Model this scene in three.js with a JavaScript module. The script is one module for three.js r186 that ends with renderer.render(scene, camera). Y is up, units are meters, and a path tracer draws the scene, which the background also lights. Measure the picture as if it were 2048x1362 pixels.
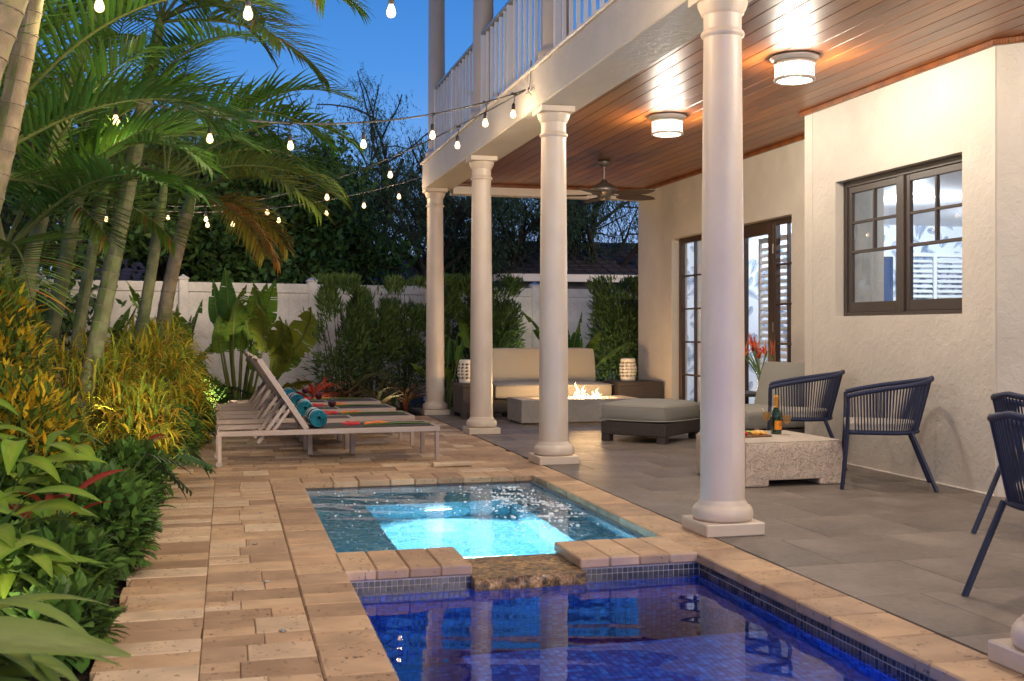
import * as THREE from 'three';
import { mergeGeometries } from 'three/addons/utils/BufferGeometryUtils.js';
import { RectAreaLightUniformsLib } from 'three/addons/lights/RectAreaLightUniformsLib.js';

// ---------------------------------------------------------------- camera, sky, exposure
const scene = new THREE.Scene();
const W = 2048, H = 1362, FOCAL = 2200;
const camera = new THREE.PerspectiveCamera(2 * Math.atan(H / 2 / FOCAL) * 180 / Math.PI, W / H, 0.05, 400);
camera.position.set(0, 1.12, 0);
camera.rotation.y = -Math.atan(569 / FOCAL);
camera.setViewOffset(W, H, 0, 21, W, H);
camera.focus = 9; camera.userData.fStop = 5.6;
camera.updateProjectionMatrix();
const renderer = new THREE.WebGLRenderer({ antialias: true });
renderer.setSize(1024, 681);
renderer.toneMapping = THREE.LinearToneMapping;
renderer.toneMappingExposure = 1.27;
renderer.shadowMap.enabled = true;
RectAreaLightUniformsLib.init();

{ // dusk sky: clear air, deep blue overhead, paler and slightly violet near the horizon
  const w = 64, h = 256, a = new Float32Array(w * h * 4);
  const stops = [[-90, .10, .11, .14], [-1, .17, .19, .25], [0, .44, .49, .72], [4, .29, .43, .74], [8, .15, .34, .71], [13, .07, .25, .64], [18, .04, .185, .54], [30, .028, .12, .40], [60, .02, .07, .24], [90, .018, .06, .21]];
  for (let j = 0; j < h; j++) {
    const e = (j + .5) / h * 180 - 90;
    let k = 0; while (k < stops.length - 2 && stops[k + 1][0] < e) k++;
    const s = stops[k], t = stops[k + 1], f = Math.min(1, Math.max(0, (e - s[0]) / (t[0] - s[0])));
    for (let i = 0; i < w; i++) { const o = (j * w + i) * 4; for (let c = 0; c < 3; c++) a[o + c] = s[c + 1] + (t[c + 1] - s[c + 1]) * f; a[o + 3] = 1; }
  }
  const t = new THREE.DataTexture(a, w, h, THREE.RGBAFormat, THREE.FloatType);
  t.mapping = THREE.EquirectangularReflectionMapping; t.magFilter = t.minFilter = THREE.LinearFilter; t.needsUpdate = true;
  scene.background = t; scene.environment = t;
}
{ // the last glow of the sunken sun, behind the camera
  const sun = new THREE.DirectionalLight(0xffe6cc, 1.55);
  sun.position.set(5.5, 10, 15); sun.target.position.set(0, 0, -8); sun.shadow.radius = 45; sun.castShadow = true;
  const c = sun.shadow.camera; c.left = c.bottom = -25; c.right = c.top = 25; c.far = 80;
  scene.add(sun, sun.target);
}
const LAMP = 7.4, BULB = .55, FIRE = 4.5, SPA = 10, POOL = 34, ROOM = 6, SPOT = 8;   // candela-like strengths of the lamps, set in their builders

// ---------------------------------------------------------------- helpers
function rng(s) { return () => { s |= 0; s = s + 0x6D2B79F5 | 0; let t = Math.imul(s ^ s >>> 15, 1 | s); t = t + Math.imul(t ^ t >>> 7, 61 | t) ^ t; return ((t ^ t >>> 14) >>> 0) / 4294967296; }; }
const V = (x, y, d) => new THREE.Vector3(x, y, -d);              // world: x right, y up, d metres ahead of the camera's foot
const v3 = (x, y, z) => new THREE.Vector3(x, y, z);
const col = (r, g, b) => new THREE.Color().setRGB(r, g, b);
const names = {};
function numbered(n) { const k = names[n] = (names[n] ?? -1) + 1; return k ? n + '_' + String(k).padStart(3, '0') : n; }
function mesh(name, geo, mat, parent = null) {
  const m = new THREE.Mesh(geo, mat); m.name = parent ? name : numbered(name); m.castShadow = m.receiveShadow = true; (parent ?? scene).add(m); return m;
}
function group(name, parent) { const g = new THREE.Group(); g.name = name; parent.add(g); return g; }
function tag(o, label, category, grp) { o.userData.label = label; o.userData.category = category; if (grp) o.userData.group = grp; return o; }
function thing(name, label, category, pos = v3(0, 0, 0), turn = 0, grp) {
  const g = new THREE.Group(); g.name = numbered(name); g.position.copy(pos); g.rotation.y = turn; scene.add(g); return tag(g, label, category, grp);
}
function structure(name) { const g = new THREE.Group(); g.name = name; g.userData.kind = 'structure'; scene.add(g); return g; }
function copyOf(o, label, pos, turn, grp) {
  const c = o.clone(); c.name = numbered(o.name.replace(/_\d+$/, '')); c.position.copy(pos); c.rotation.y = turn; c.userData = { ...o.userData, label }; if (grp) c.userData.group = grp; scene.add(c); return c;
}
const merge = (a) => mergeGeometries(a.map((g) => { g = g.index ? g.toNonIndexed() : g; for (const k of Object.keys(g.attributes)) if (!['position', 'normal', 'uv'].includes(k)) g.deleteAttribute(k); if (!g.attributes.uv) uvm(g); return g; }));
function uvm(g, ox = 0, oy = 0) { // texture coordinates in metres from the object's own axes
  const p = g.attributes.position, n = g.attributes.normal, uv = new Float32Array(p.count * 2);
  for (let i = 0; i < p.count; i++) {
    const ax = Math.abs(n.getX(i)), ay = Math.abs(n.getY(i)), az = Math.abs(n.getZ(i));
    const [u, v] = ay >= ax && ay >= az ? [p.getX(i), -p.getZ(i)] : ax >= az ? [-p.getZ(i), p.getY(i)] : [p.getX(i), p.getY(i)];
    uv[i * 2] = u + ox; uv[i * 2 + 1] = v + oy;
  }
  g.setAttribute('uv', new THREE.BufferAttribute(uv, 2)); return g;
}
function chamferBox(w, h, d, c = .004, ox = 0, oy = 0) { // 44 triangles, centred
  const X = w / 2, Y = h / 2, Z = d / 2, P = [], F = [];
  c = Math.min(c, X * .9, Y * .9, Z * .9);
  const id = {};
  const vert = (sx, sy, sz, ax) => { const k = [sx, sy, sz, ax].join(); if (!(k in id)) { id[k] = P.length; P.push([sx * (X - (ax === 0 ? 0 : c)), sy * (Y - (ax === 1 ? 0 : c)), sz * (Z - (ax === 2 ? 0 : c))]); } return id[k]; };
  for (let a = 0; a < 3; a++) for (const s of [-1, 1]) { const q = [[-1, -1], [1, -1], [1, 1], [-1, 1]].map(([u, v]) => { const t = [0, 0, 0]; t[a] = s; t[(a + 1) % 3] = u; t[(a + 2) % 3] = v; return vert(...t, a); }); F.push(s > 0 ? q : q.reverse()); }
  for (let a = 0; a < 3; a++) for (const u of [-1, 1]) for (const v of [-1, 1]) { const b = (a + 1) % 3, e = (a + 2) % 3; const mk = (s, ax) => { const t = [0, 0, 0]; t[a] = s; t[b] = u; t[e] = v; return vert(...t, ax); }; const q = [mk(-1, b), mk(-1, e), mk(1, e), mk(1, b)]; F.push(u * v > 0 ? q.reverse() : q); }
  for (const x of [-1, 1]) for (const y of [-1, 1]) for (const z of [-1, 1]) { const q = [0, 1, 2].map((a) => vert(x, y, z, a)); F.push(x * y * z > 0 ? q : q.reverse()); }
  const pos = []; for (const f of F) for (let k = 2; k < f.length; k++) for (const i of [f[0], f[k - 1], f[k]]) pos.push(...P[i]);
  const g = new THREE.BufferGeometry(); g.setAttribute('position', new THREE.Float32BufferAttribute(pos, 3)); g.computeVertexNormals(); return uvm(g, ox, oy);
}
const cbx = (w, h, d, x = 0, y = 0, z = 0, c = .004) => chamferBox(w, h, d, c).translate(x, y, z);
const span = (x0, x1, y0, y1, d0, d1, c = .004) => uvm(chamferBox(Math.abs(x1 - x0), y1 - y0, Math.abs(d1 - d0), c).translate((x0 + x1) / 2, (y0 + y1) / 2, -(d0 + d1) / 2));
function roundBox(w, h, d, r, seg = 3, puff = 0) { // soft cushion
  const n = 10, g = new THREE.BoxGeometry(w, h, d, n, Math.max(4, seg * 2), n), p = g.attributes.position, q = v3(), X = w / 2, Y = h / 2, Z = d / 2;
  for (let i = 0; i < p.count; i++) {
    q.fromBufferAttribute(p, i);
    const b = v3(THREE.MathUtils.clamp(q.x, -X + r, X - r), THREE.MathUtils.clamp(q.y, -Y + r, Y - r), THREE.MathUtils.clamp(q.z, -Z + r, Z - r)), e = q.clone().sub(b);
    if (e.lengthSq() > 0) { e.setLength(r); q.copy(b).add(e); }
    const s = puff * (1 - (q.x / X) ** 2) * (1 - (q.z / Z) ** 2); q.y += s * (q.y > 0 ? 1 : 0);
    p.setXYZ(i, q.x, q.y, q.z);
  }
  g.computeVertexNormals(); return uvm(g);
}
function tube(pts, r, rad = 8, seg = 0, closed = false) {
  const c = pts.length === 2 ? new THREE.LineCurve3(pts[0], pts[1]) : new THREE.CatmullRomCurve3(pts, closed, 'centripetal');
  return new THREE.TubeGeometry(c, seg || (pts.length === 2 ? 1 : pts.length * 4), r, rad, closed);
}
function rod(a, b, r0, r1 = r0, rad = 8) {
  const l = a.distanceTo(b), g = new THREE.CylinderGeometry(r1, r0, l, rad, 1); g.translate(0, l / 2, 0);
  g.applyQuaternion(new THREE.Quaternion().setFromUnitVectors(v3(0, 1, 0), b.clone().sub(a).normalize())); return g.translate(a.x, a.y, a.z);
}
function bar(a, b, w, h, c = .003) { // square bar from a to b, lying in a vertical plane
  const l = a.distanceTo(b), g = chamferBox(w, h, l, c), m = new THREE.Matrix4().lookAt(b, a, Math.abs(b.y - a.y) / l > .99 ? v3(1, 0, 0) : v3(0, 1, 0));
  g.applyMatrix4(m); const k = a.clone().add(b).multiplyScalar(.5); return g.translate(k.x, k.y, k.z);
}
function lathe(pts, seg = 32) { // texture coordinates in metres: round the girth, and up
  const g = new THREE.LatheGeometry(pts.map(([r, y]) => new THREE.Vector2(r, y)), seg), uv = g.attributes.uv, p = g.attributes.position, R = Math.max(...pts.map((q) => q[0]));
  for (let i = 0; i < uv.count; i++) uv.setXY(i, uv.getX(i) * 6.2832 * R, p.getY(i)); return g;
}

// ---------------------------------------------------------------- textures (what surfaces are made of)
function pnoise(n, seed) { const R = rng(seed), g = Float32Array.from({ length: n * n }, R); return (u, v) => { const x = u * n, y = v * n, i = Math.floor(x), j = Math.floor(y), f = x - i, h = y - j, a = f * f * (3 - 2 * f), b = h * h * (3 - 2 * h), m = (k) => ((k % n) + n) % n, G = (p, q) => g[m(q) * n + m(p)]; return (G(i, j) * (1 - a) + G(i + 1, j) * a) * (1 - b) + (G(i, j + 1) * (1 - a) + G(i + 1, j + 1) * a) * b; }; }
function fbm(n, oct, seed) { const L = []; for (let k = 0; k < oct; k++) L.push(pnoise(n << k, seed + k * 7)); const t = 2 - 2 ** (1 - oct); return (u, v) => { let s = 0; for (let k = 0; k < oct; k++) s += L[k](u, v) / 2 ** k; return s / t; }; }
function tex(N, M, metresX, metresY, fn, srgb = false) { // fn(u, v) -> grey or [r, g, b], 0..1
  const a = new Uint8Array(N * M * 4);
  for (let j = 0; j < M; j++) for (let i = 0; i < N; i++) { const c = fn(i / N, j / M), o = (j * N + i) * 4; for (let k = 0; k < 3; k++) a[o + k] = Math.max(0, Math.min(255, (Array.isArray(c) ? c[k] : c) * 255)); a[o + 3] = 255; }
  const t = new THREE.DataTexture(a, N, M); t.wrapS = t.wrapT = THREE.RepeatWrapping; t.magFilter = THREE.LinearFilter; t.minFilter = THREE.LinearMipmapLinearFilter; t.generateMipmaps = true; t.repeat.set(1 / metresX, 1 / metresY); if (srgb) t.colorSpace = THREE.SRGBColorSpace; t.needsUpdate = true; return t;
}
const std = (o) => new THREE.MeshStandardMaterial(o), phys = (o) => new THREE.MeshPhysicalMaterial(o);
const nA = fbm(4, 6, 11), nB = fbm(8, 5, 23), nC = fbm(16, 5, 31), nF = fbm(64, 3, 41), nW = fbm(5, 4, 51);
const ridge = (x) => 1 - Math.abs(2 * x - 1);
const smooth = (a, b, x) => { x = Math.max(0, Math.min(1, (x - a) / (b - a))); return x * x * (3 - 2 * x); };
const travTex = tex(512, 512, .9, .9, (u, v) => { const s = nA(u, v), l = fbmStretch(u, v), p = nF(u, v), pit = smooth(.7, .76, p) * smooth(.45, .6, nB(u, v)); const k = .88 + .22 * (s - .5) + .2 * (l - .5) - .3 * pit; return [k * 1.0, k * .975, k * .94]; }, true);
function fbmStretch(u, v) { return nB(v, u); }
const travBump = tex(512, 512, .9, .9, (u, v) => { const p = nF(u, v), pit = smooth(.69, .77, p) * smooth(.42, .58, nB(u, v)); return .6 + .3 * (nC(u, v) - .5) - .5 * pit; });
const stuccoBump = tex(512, 512, .55, .55, (u, v) => { const a = nC(u, v), b = nF(u, v); return smooth(.42, .6, a) * .7 + .3 * b; });
const fineBump = tex(256, 256, .25, .25, (u, v) => nF(u, v));
const mottle = tex(256, 256, 1.7, 1.7, (u, v) => { const k = .86 + .28 * (nA(u, v) - .5) + .1 * (nF(u, v) - .5); return [k, k, k]; }, true);
const paintTone = tex(256, 256, 2.3, 2.3, (u, v) => { const k = .95 + .1 * (nA(u, v) - .5) + .05 * (nC(u, v) - .5); return [k, k * .995, k * .985]; }, true);
const slateTex = tex(512, 512, 1.9, 1.9, (u, v) => { const k = .8 + .36 * (nA(u, v) - .5) + .14 * (nB(u, v) - .5) + .1 * (nF(u, v) - .5); return [k, k * .985, k * .965]; }, true);
const slateRough = tex(256, 256, 1.3, 1.3, (u, v) => .5 + .4 * (nA(u, v) - .5) + .2 * (nF(u, v) - .5));
const woodTex = tex(256, 1024, .5, 2.4, (u, v) => { const w = nW(u, v) * 3 + u * 26, r = .5 + .5 * Math.sin(w * 6.283 + 3 * nA(u, v)), f = nF(u * 1, v * .25 % 1), k = .62 + .22 * r + .3 * (nA(u * 2 % 1, v) - .5) + .2 * (f - .5); return [k, k * .93, k * .88]; }, true);
const weaveBump = tex(256, 256, .04, .04, (u, v) => { const a = Math.sin(u * 6.283 * 8), b = Math.sin(v * 6.283 * 8); return .5 + .25 * a * (b > 0 ? 1 : .3) + .25 * b * (a > 0 ? .3 : 1); });
const weaveTex = tex(128, 128, .03, .03, (u, v) => { const k = .86 + .14 * Math.sin(u * 50.27) * Math.sin(v * 50.27) + .12 * (nF(u, v) - .5); return [k, k, k]; }, true);
const wickerBump = tex(256, 256, .06, .06, (u, v) => { const i = Math.floor(u * 6), j = Math.floor(v * 12); return (.5 + .5 * Math.sin(v * 12 * 6.283)) * (.6 + .4 * Math.sin((u * 6 + (j & 1) * .5) * 6.283)); });
const wickerTex = tex(256, 256, .3, .3, (u, v) => { const i = Math.floor(u * 30), j = Math.floor(v * 60), q = Math.sin(i * 12.9898 + j * 78.233) * 43758.5453, k = .7 + .3 * (q - Math.floor(q)); return [k, k, k]; }, true);
const barkBump = tex(256, 256, .4, .4, (u, v) => ridge(nB(u, v * .4 % 1)) * .6 + .4 * nF(u, v));
const barkTex = tex(256, 256, .7, .7, (u, v) => { const k = .75 + .5 * (nB(u, v) - .5) + .25 * (nF(u, v) - .5); return [k, k * .97, k * .92]; }, true);
const palmBark = tex(256, 256, 1, 1, (u, v) => { const k = .8 + .4 * (nB(u, v) - .5) + .3 * (nC(u, v) - .5); const m = smooth(.5, .68, nA(u, v)); return [k * (1 - .18 * m), k * (1 - .06 * m), k * (.92 - .25 * m)]; }, true);
const soilTex = tex(512, 512, 1.2, 1.2, (u, v) => { const k = .55 + .9 * (nF(u, v) - .5) + .5 * (nC(u, v) - .5); return [k, k * .86, k * .72]; }, true);
const soilBump = tex(512, 512, 1.2, 1.2, (u, v) => nF(u, v) * .6 + nC(u, v) * .4);
const stoneTex = tex(512, 512, .36, .36, (u, v) => { const pit = smooth(.6, .68, nF((u + v * 1) % 1, v)); const k = .92 + .08 * (nB(u, v) - .5) - .13 * pit; return [k, k * .98, k * .95]; }, true);
const stoneBump = tex(512, 512, .36, .36, (u, v) => .7 + .2 * (nC(u, v) - .5) - .6 * smooth(.58, .7, nF((u + v) % 1, v)));
const granite = tex(256, 256, .35, .35, (u, v) => { const a = nF(u, v), b = nC(u, v), k = .45 + .9 * (b - .45) + .5 * (a - .5); return [k, k * .86, k * .66]; }, true);
const waterBump = tex(512, 512, 1.6, 1.6, (u, v) => .55 * nB(u, v) + .3 * nC(u, v) + .15 * nA(u, v));
const leafTex = tex(128, 128, 1, 1, (u, v) => { const k = .96 + .22 * (nB(u, v) - .5) + .1 * (nF(u, v) - .5); return [k, k, k]; }, true);

// ---------------------------------------------------------------- materials
const M = {
  stucco: std({ color: col(.64, .585, .51), map: paintTone, roughness: .55, bumpMap: stuccoBump, bumpScale: .0019 }),
  trim: std({ color: col(.74, .67, .59), roughness: .42, bumpMap: fineBump, bumpScale: .0006 }),
  columnPaint: std({ color: col(.70, .59, .475), map: paintTone, roughness: .4, bumpMap: fineBump, bumpScale: .0009 }),
  white: std({ color: col(.8, .8, .8), roughness: .4 }),
  vinyl: std({ color: col(.78, .77, .75), roughness: .45, map: mottle }),
  bronze: std({ color: col(.05, .038, .032), roughness: .38, bumpMap: fineBump, bumpScale: .0003 }),
  doorWood: std({ color: col(.085, .044, .026), roughness: .4, map: woodTex }),
  glass: phys({ color: 0xffffff, transmission: 1, roughness: 0, ior: 1.5, thickness: 0 }),
  clearGlass: phys({ color: 0xffffff, transmission: 1, roughness: 0, ior: 1.45, thickness: 0 }),
  slate: [0, 1, 2].map((i) => std({ color: col(.25 + .007 * i, .212 + .006 * i, .186 + .005 * i), map: slateTex, roughness: .95, roughnessMap: slateRough, bumpMap: fineBump, bumpScale: .0006 })),
  grout: std({ color: col(.13, .115, .1), roughness: .9 }),
  sand: std({ color: col(.26, .19, .125), roughness: 1, bumpMap: soilBump, bumpScale: .004 }),
  soil: std({ color: col(.085, .06, .042), map: soilTex, roughness: 1, bumpMap: soilBump, bumpScale: .03 }),
  trav: [[.68, .485, .31], [.60, .41, .255], [.74, .56, .385], [.45, .30, .185], [.66, .465, .29], [.82, .66, .48], [.52, .36, .235]].map(([r, g, b]) => std({ color: col(r * .92, g * .92, b * .92), map: travTex, roughness: .62, bumpMap: travBump, bumpScale: .007 })),
  aluminium: std({ color: col(.42, .335, .28), roughness: .4, metalness: .4, bumpMap: fineBump, bumpScale: .0003 }),
  sling: std({ color: col(.05, .042, .04), roughness: .8, bumpMap: weaveBump, bumpScale: .0012 }),
  wicker: std({ color: col(.085, .066, .058), roughness: .6, bumpMap: wickerBump, bumpScale: .003, map: wickerTex }),
  cushion: std({ color: col(.46, .42, .36), roughness: .95, bumpMap: weaveBump, bumpScale: .0006, map: weaveTex }),
  cushionGrey: std({ color: col(.40, .385, .33), roughness: .95, bumpMap: weaveBump, bumpScale: .0006, map: weaveTex }),
  concrete: std({ color: col(.42, .375, .32), roughness: .8, map: mottle, bumpMap: fineBump, bumpScale: .001 }),
  coral: std({ color: col(.72, .61, .51), roughness: .85, map: stoneTex, bumpMap: stoneBump, bumpScale: .006 }),
  coralTop: std({ color: col(.66, .57, .47), roughness: .75, map: mottle, bumpMap: fineBump, bumpScale: .001 }),
  rope: std({ color: col(.012, .019, .06), roughness: .6, bumpMap: weaveBump, bumpScale: .001 }),
  navy: std({ color: col(.012, .018, .05), roughness: .4 }),
  steel: std({ color: col(.5, .5, .5), roughness: .3, metalness: .9 }),
  lampTrim: std({ color: col(.62, .58, .53), roughness: .4, metalness: .4 }),
  nickel: std({ color: col(.36, .33, .30), roughness: .35, metalness: .8 }),
  fanBlade: std({ color: col(.13, .09, .065), roughness: .45, map: woodTex }),
  black: std({ color: col(.015, .015, .016), roughness: .5 }),
  cable: std({ color: col(.08, .075, .07), roughness: .6 }),
  bark: std({ color: col(.13, .10, .075), roughness: .95, map: barkTex, bumpMap: barkBump, bumpScale: .02 }),
  darkBark: std({ color: col(.06, .05, .045), roughness: .95, map: barkTex, bumpMap: barkBump, bumpScale: .02 }),
  palmTrunk: std({ color: col(.235, .245, .13), roughness: .8, map: palmBark, bumpMap: barkBump, bumpScale: .004 }),
  palmTrunkTan: std({ color: col(.40, .31, .21), roughness: .75, map: palmBark, bumpMap: barkBump, bumpScale: .004 }),
  palmRing: std({ color: col(.42, .36, .27), roughness: .9, map: barkTex }),
  shaft: std({ color: col(.20, .25, .06), roughness: .5, map: palmBark }),
  ceramic: std({ color: col(.76, .70, .60), roughness: .3 }),
  cork: std({ color: col(.33, .17, .07), roughness: .7, map: woodTex }),
};
const leafMat = (name, coat, trans) => { const m = phys({ color: 0xffffff, vertexColors: true, roughness: 1, specularIntensity: .25, transmission: trans, thickness: 0, clearcoat: coat, clearcoatRoughness: .34, side: THREE.DoubleSide, map: leafTex }); m.name = name; return m; };
const L = { palm: leafMat('palm leaf', .25, .25), soft: leafMat('soft leaf', .1, .3), gloss: leafMat('glossy leaf', .3, .22), matt: leafMat('matt leaf', .05, .25) };

// ================================================================ SETTING
// ground sheet with openings for the pool and the spa
{
  const s = new THREE.Shape(); s.moveTo(-160, -160); s.lineTo(160, -160); s.lineTo(160, 160); s.lineTo(-160, 160);
  const hole = (x0, x1, d0, d1) => { const h = new THREE.Path(); h.moveTo(x0, d0); h.lineTo(x0, d1); h.lineTo(x1, d1); h.lineTo(x1, d0); s.holes.push(h); };
  hole(.42, 2.4, -1.7, 8.32);
  const g = new THREE.ShapeGeometry(s); g.rotateX(-Math.PI / 2); g.translate(0, -.055, 0); uvm(g);
  const m = mesh('ground', g, M.soil); m.userData.kind = 'structure';
}
// ---- travertine paving: every paver a block of its own, the 300 that show largest as parts
const paving = structure('paving');
const camYaw = Math.atan(569 / FOCAL), cs = Math.cos(camYaw), sn = Math.sin(camYaw);
{
  const R = rng(5), list = [];
  const put = (x0, x1, d0, d1, tone) => list.push([x0, x1, d0, d1, tone ?? Math.floor(R() * M.trav.length)]);
  // narrow course along the planting bed: blocks laid across the walk
  for (let d = 1.6; d < 8.5;) { const l = .13 + .05 * R(); put(-.42 + .05 * (R() - .5), -.09, d, d + l); d += l; }
  // middle course: mixed sizes
  for (let d = 1.6; d < 8.5;) {
    const l = [.15, .19, .22][Math.floor(R() * 3)], k = R();
    if (k < .1) put(-.09, .3, d, d + l);
    else if (k < .5) { const m = .04 + .13 * R(); put(-.09, m, d, d + l); put(m, .3, d, d + l); }
    else { const m = .02 + .16 * R(), a = .45 + .15 * R(); put(-.09, m, d, d + l * a); put(-.09, m, d + l * a, d + l); put(m, .3, d, d + l); }
    d += l;
  }
  // terrace round the loungers
  for (let d = 8.5; d < 14.1;) {
    const l = .2 + .1 * (R() > .6); let x = -.5 - .2 * R();
    while (x < 2.5) { const w = Math.min([.2, .3, .3, .4][Math.floor(R() * 4)], 2.53 - x); if (x < -.35 && d > 11.5) { /* bed edge steps in */ } put(x, x + w, d, d + l); x += w; }
    d += l;
  }
  const size = ([x0, x1, d0, d1]) => { const x = (x0 + x1) / 2, d = (d0 + d1) / 2, z = x * sn + d * cs, l = x * cs - d * sn, px = 1024 + FOCAL * l / z; const inside = px > -30 && px < 2080 && FOCAL * 1.12 / z < 740; return inside ? (x1 - x0) * (d1 - d0) / z ** 3 : 0; };
  list.sort((a, b) => size(b) - size(a));
  const rest = M.trav.map(() => []), cache = {};
  list.forEach(([x0, x1, d0, d1, tone], i) => {
    const w = x1 - x0 - .0022, l = d1 - d0 - .0022, y = -.03 + (R() - .5) * .004, tilt = (R() - .5) * .008, tx = (R() - .5) * .006;
    if (w < .02) return;
    const key = [w.toFixed(2), l.toFixed(2), i % 3].join();
    const g = cache[key] ??= chamferBox(w, .06, l, .003, R() * .9, R() * .9);
    if (i < 300) { const m = mesh('paver', g, M.trav[tone], paving); m.position.set((x0 + x1) / 2, y, -(d0 + d1) / 2); m.rotation.set(tx, 0, tilt); }
    else rest[tone].push(g.clone().rotateZ(tilt).translate((x0 + x1) / 2, y, -(d0 + d1) / 2));
  });
  rest.forEach((a, i) => { if (a.length) mesh('distant_pavers', merge(a), M.trav[i], paving).userData.kind = 'stuff'; });
  // tiny deck drains set into the paving
  for (const [x, d] of [[.17, 5.0], [.2, 4.17], [.14, 5.9], [.2, 6.9]]) { mesh('deck_drain', merge([new THREE.TorusGeometry(.011, .003, 6, 16).rotateX(Math.PI / 2), new THREE.CylinderGeometry(.008, .008, .004, 12)]).translate(x, .004, -d), M.steel, paving); }
  mesh('sand_bed', span(-.5, 2.5, -.075, -.05, 8.3, 14.15, .001), M.sand, paving);
  mesh('sand_bed', span(-.44, .42, -.075, -.05, 1.5, 8.3, .001), M.sand, paving);
}
// ---- patio of large grey tiles
{
  const patio = structure('patio_floor'), R = rng(8), cache = {};
  mesh('tile_bed', span(2.54, 9, -.075, -.045, -2, 15.1, .001), M.grout, patio);
  for (let r = 0, d = -2; d < 15.1; d += .61, r++) for (let x = 2.545 - (r % 2) * .3; x < 5.65; x += .61) {
    const x0 = Math.max(x, 2.545), x1 = Math.min(x + .61, 5.75), w = x1 - x0 - .004, l = .606; if (w < .04) continue;
    const k = Math.floor(R() * 3), g = cache[w.toFixed(2) + k] ??= chamferBox(w, .045, l, .0012, R() * 2, R() * 2);
    const m = mesh('floor_tile', g, M.slate[(r + Math.floor(R() * 3)) % 3], patio); m.position.set((x0 + x1) / 2, -.0225 + (R() - .5) * .0012, -(d + .305));
  }
}
// ---- coping stones
{
  const cop = structure('pool_coping'), R = rng(12);
  const stone = (x0, x1, d0, d1, y = 0, h = .05, c = .007) => { const m = mesh('coping_stone', chamferBox(x1 - x0 - .0025, h, d1 - d0 - .0025, c, R(), R()), M.trav[[0, 1, 4, 6, 1, 3][Math.floor(R() * 6)]], cop); m.position.set((x0 + x1) / 2, y - h / 2 + (R() - .5) * .003, -(d0 + d1) / 2); m.rotation.z = (R() - .5) * .01; return m; };
  for (let d = -1.5; d < 8.2;) { const l = Math.min(.15 + .08 * R(), 8.2 - d); stone(.302, .535, d, d + l); d += l; }
  for (let d = -1.5; d < 8.2;) { const l = Math.min(.2 + .12 * R(), 8.2 - d); stone(2.28, 2.54, d, d + l); d += l; }
  for (let x = .3; x < 2.53;) { const l = Math.min(.17 + .1 * R(), 2.54 - x); stone(x, x + l, 8.2, 8.5); x += l; }
  for (const [a, b] of [[.52, 1.13], [1.665, 2.29]]) { const n = 4, w = (b - a) / n; for (let i = 0; i < n; i++) stone(a + i * w, a + (i + 1) * w, 5.11, 5.56, .004); }
  { const m = stone(1.62, 1.95, 8.82, 8.92, .035, .032); m.name = 'loose_stone'; m.material = M.trav[5]; }
}
// ---- pool and spa: tiled basins, waterline mosaic, water
const mosaicG = new THREE.BoxGeometry(1, 1, 1);
function tileSheet(name, list, mat, tint, parent, T) { // an instanced sheet of submerged mosaic: far more pieces than can be picked apart
  const m = new THREE.InstancedMesh(mosaicG, mat, list.length), R = rng(77 + list.length), q = new THREE.Quaternion(), o = new THREE.Matrix4(), c = new THREE.Color();
  list.forEach(([x, y, d, ax], i) => { const s = v3(T * .92, T * .92, T * .92); s.setComponent(ax, .006); o.compose(V(x, y, d), q, s); m.setMatrixAt(i, o); const t = tint[Math.floor(R() * tint.length)], k = .8 + .4 * R(); m.setColorAt(i, c.setRGB(t[0] * k, t[1] * k, t[2] * k)); });
  m.name = name; m.userData.kind = 'stuff'; m.receiveShadow = true; parent.add(m); return m;
}
function plane(list, x0, x1, y0, y1, d0, d1, T) { // fills a flat rectangle with tile centres; one of the ranges is flat
  const ax = x0 === x1 ? 0 : y0 === y1 ? 1 : 2, put = (x, y, d) => list.push([x, y, d, ax]);
  const rg = (a, b) => { const o = []; for (let t = a + T / 2; t < b; t += T) o.push(t); return o; };
  if (ax === 0) for (const y of rg(y0, y1)) for (const d of rg(d0, d1)) put(x0, y, d);
  else if (ax === 1) for (const x of rg(x0, x1)) for (const d of rg(d0, d1)) put(x, y0, d);
  else for (const x of rg(x0, x1)) for (const y of rg(y0, y1)) put(x, y, d0);
}
const poolWater = -.1, spaWater = -.052;
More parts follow.
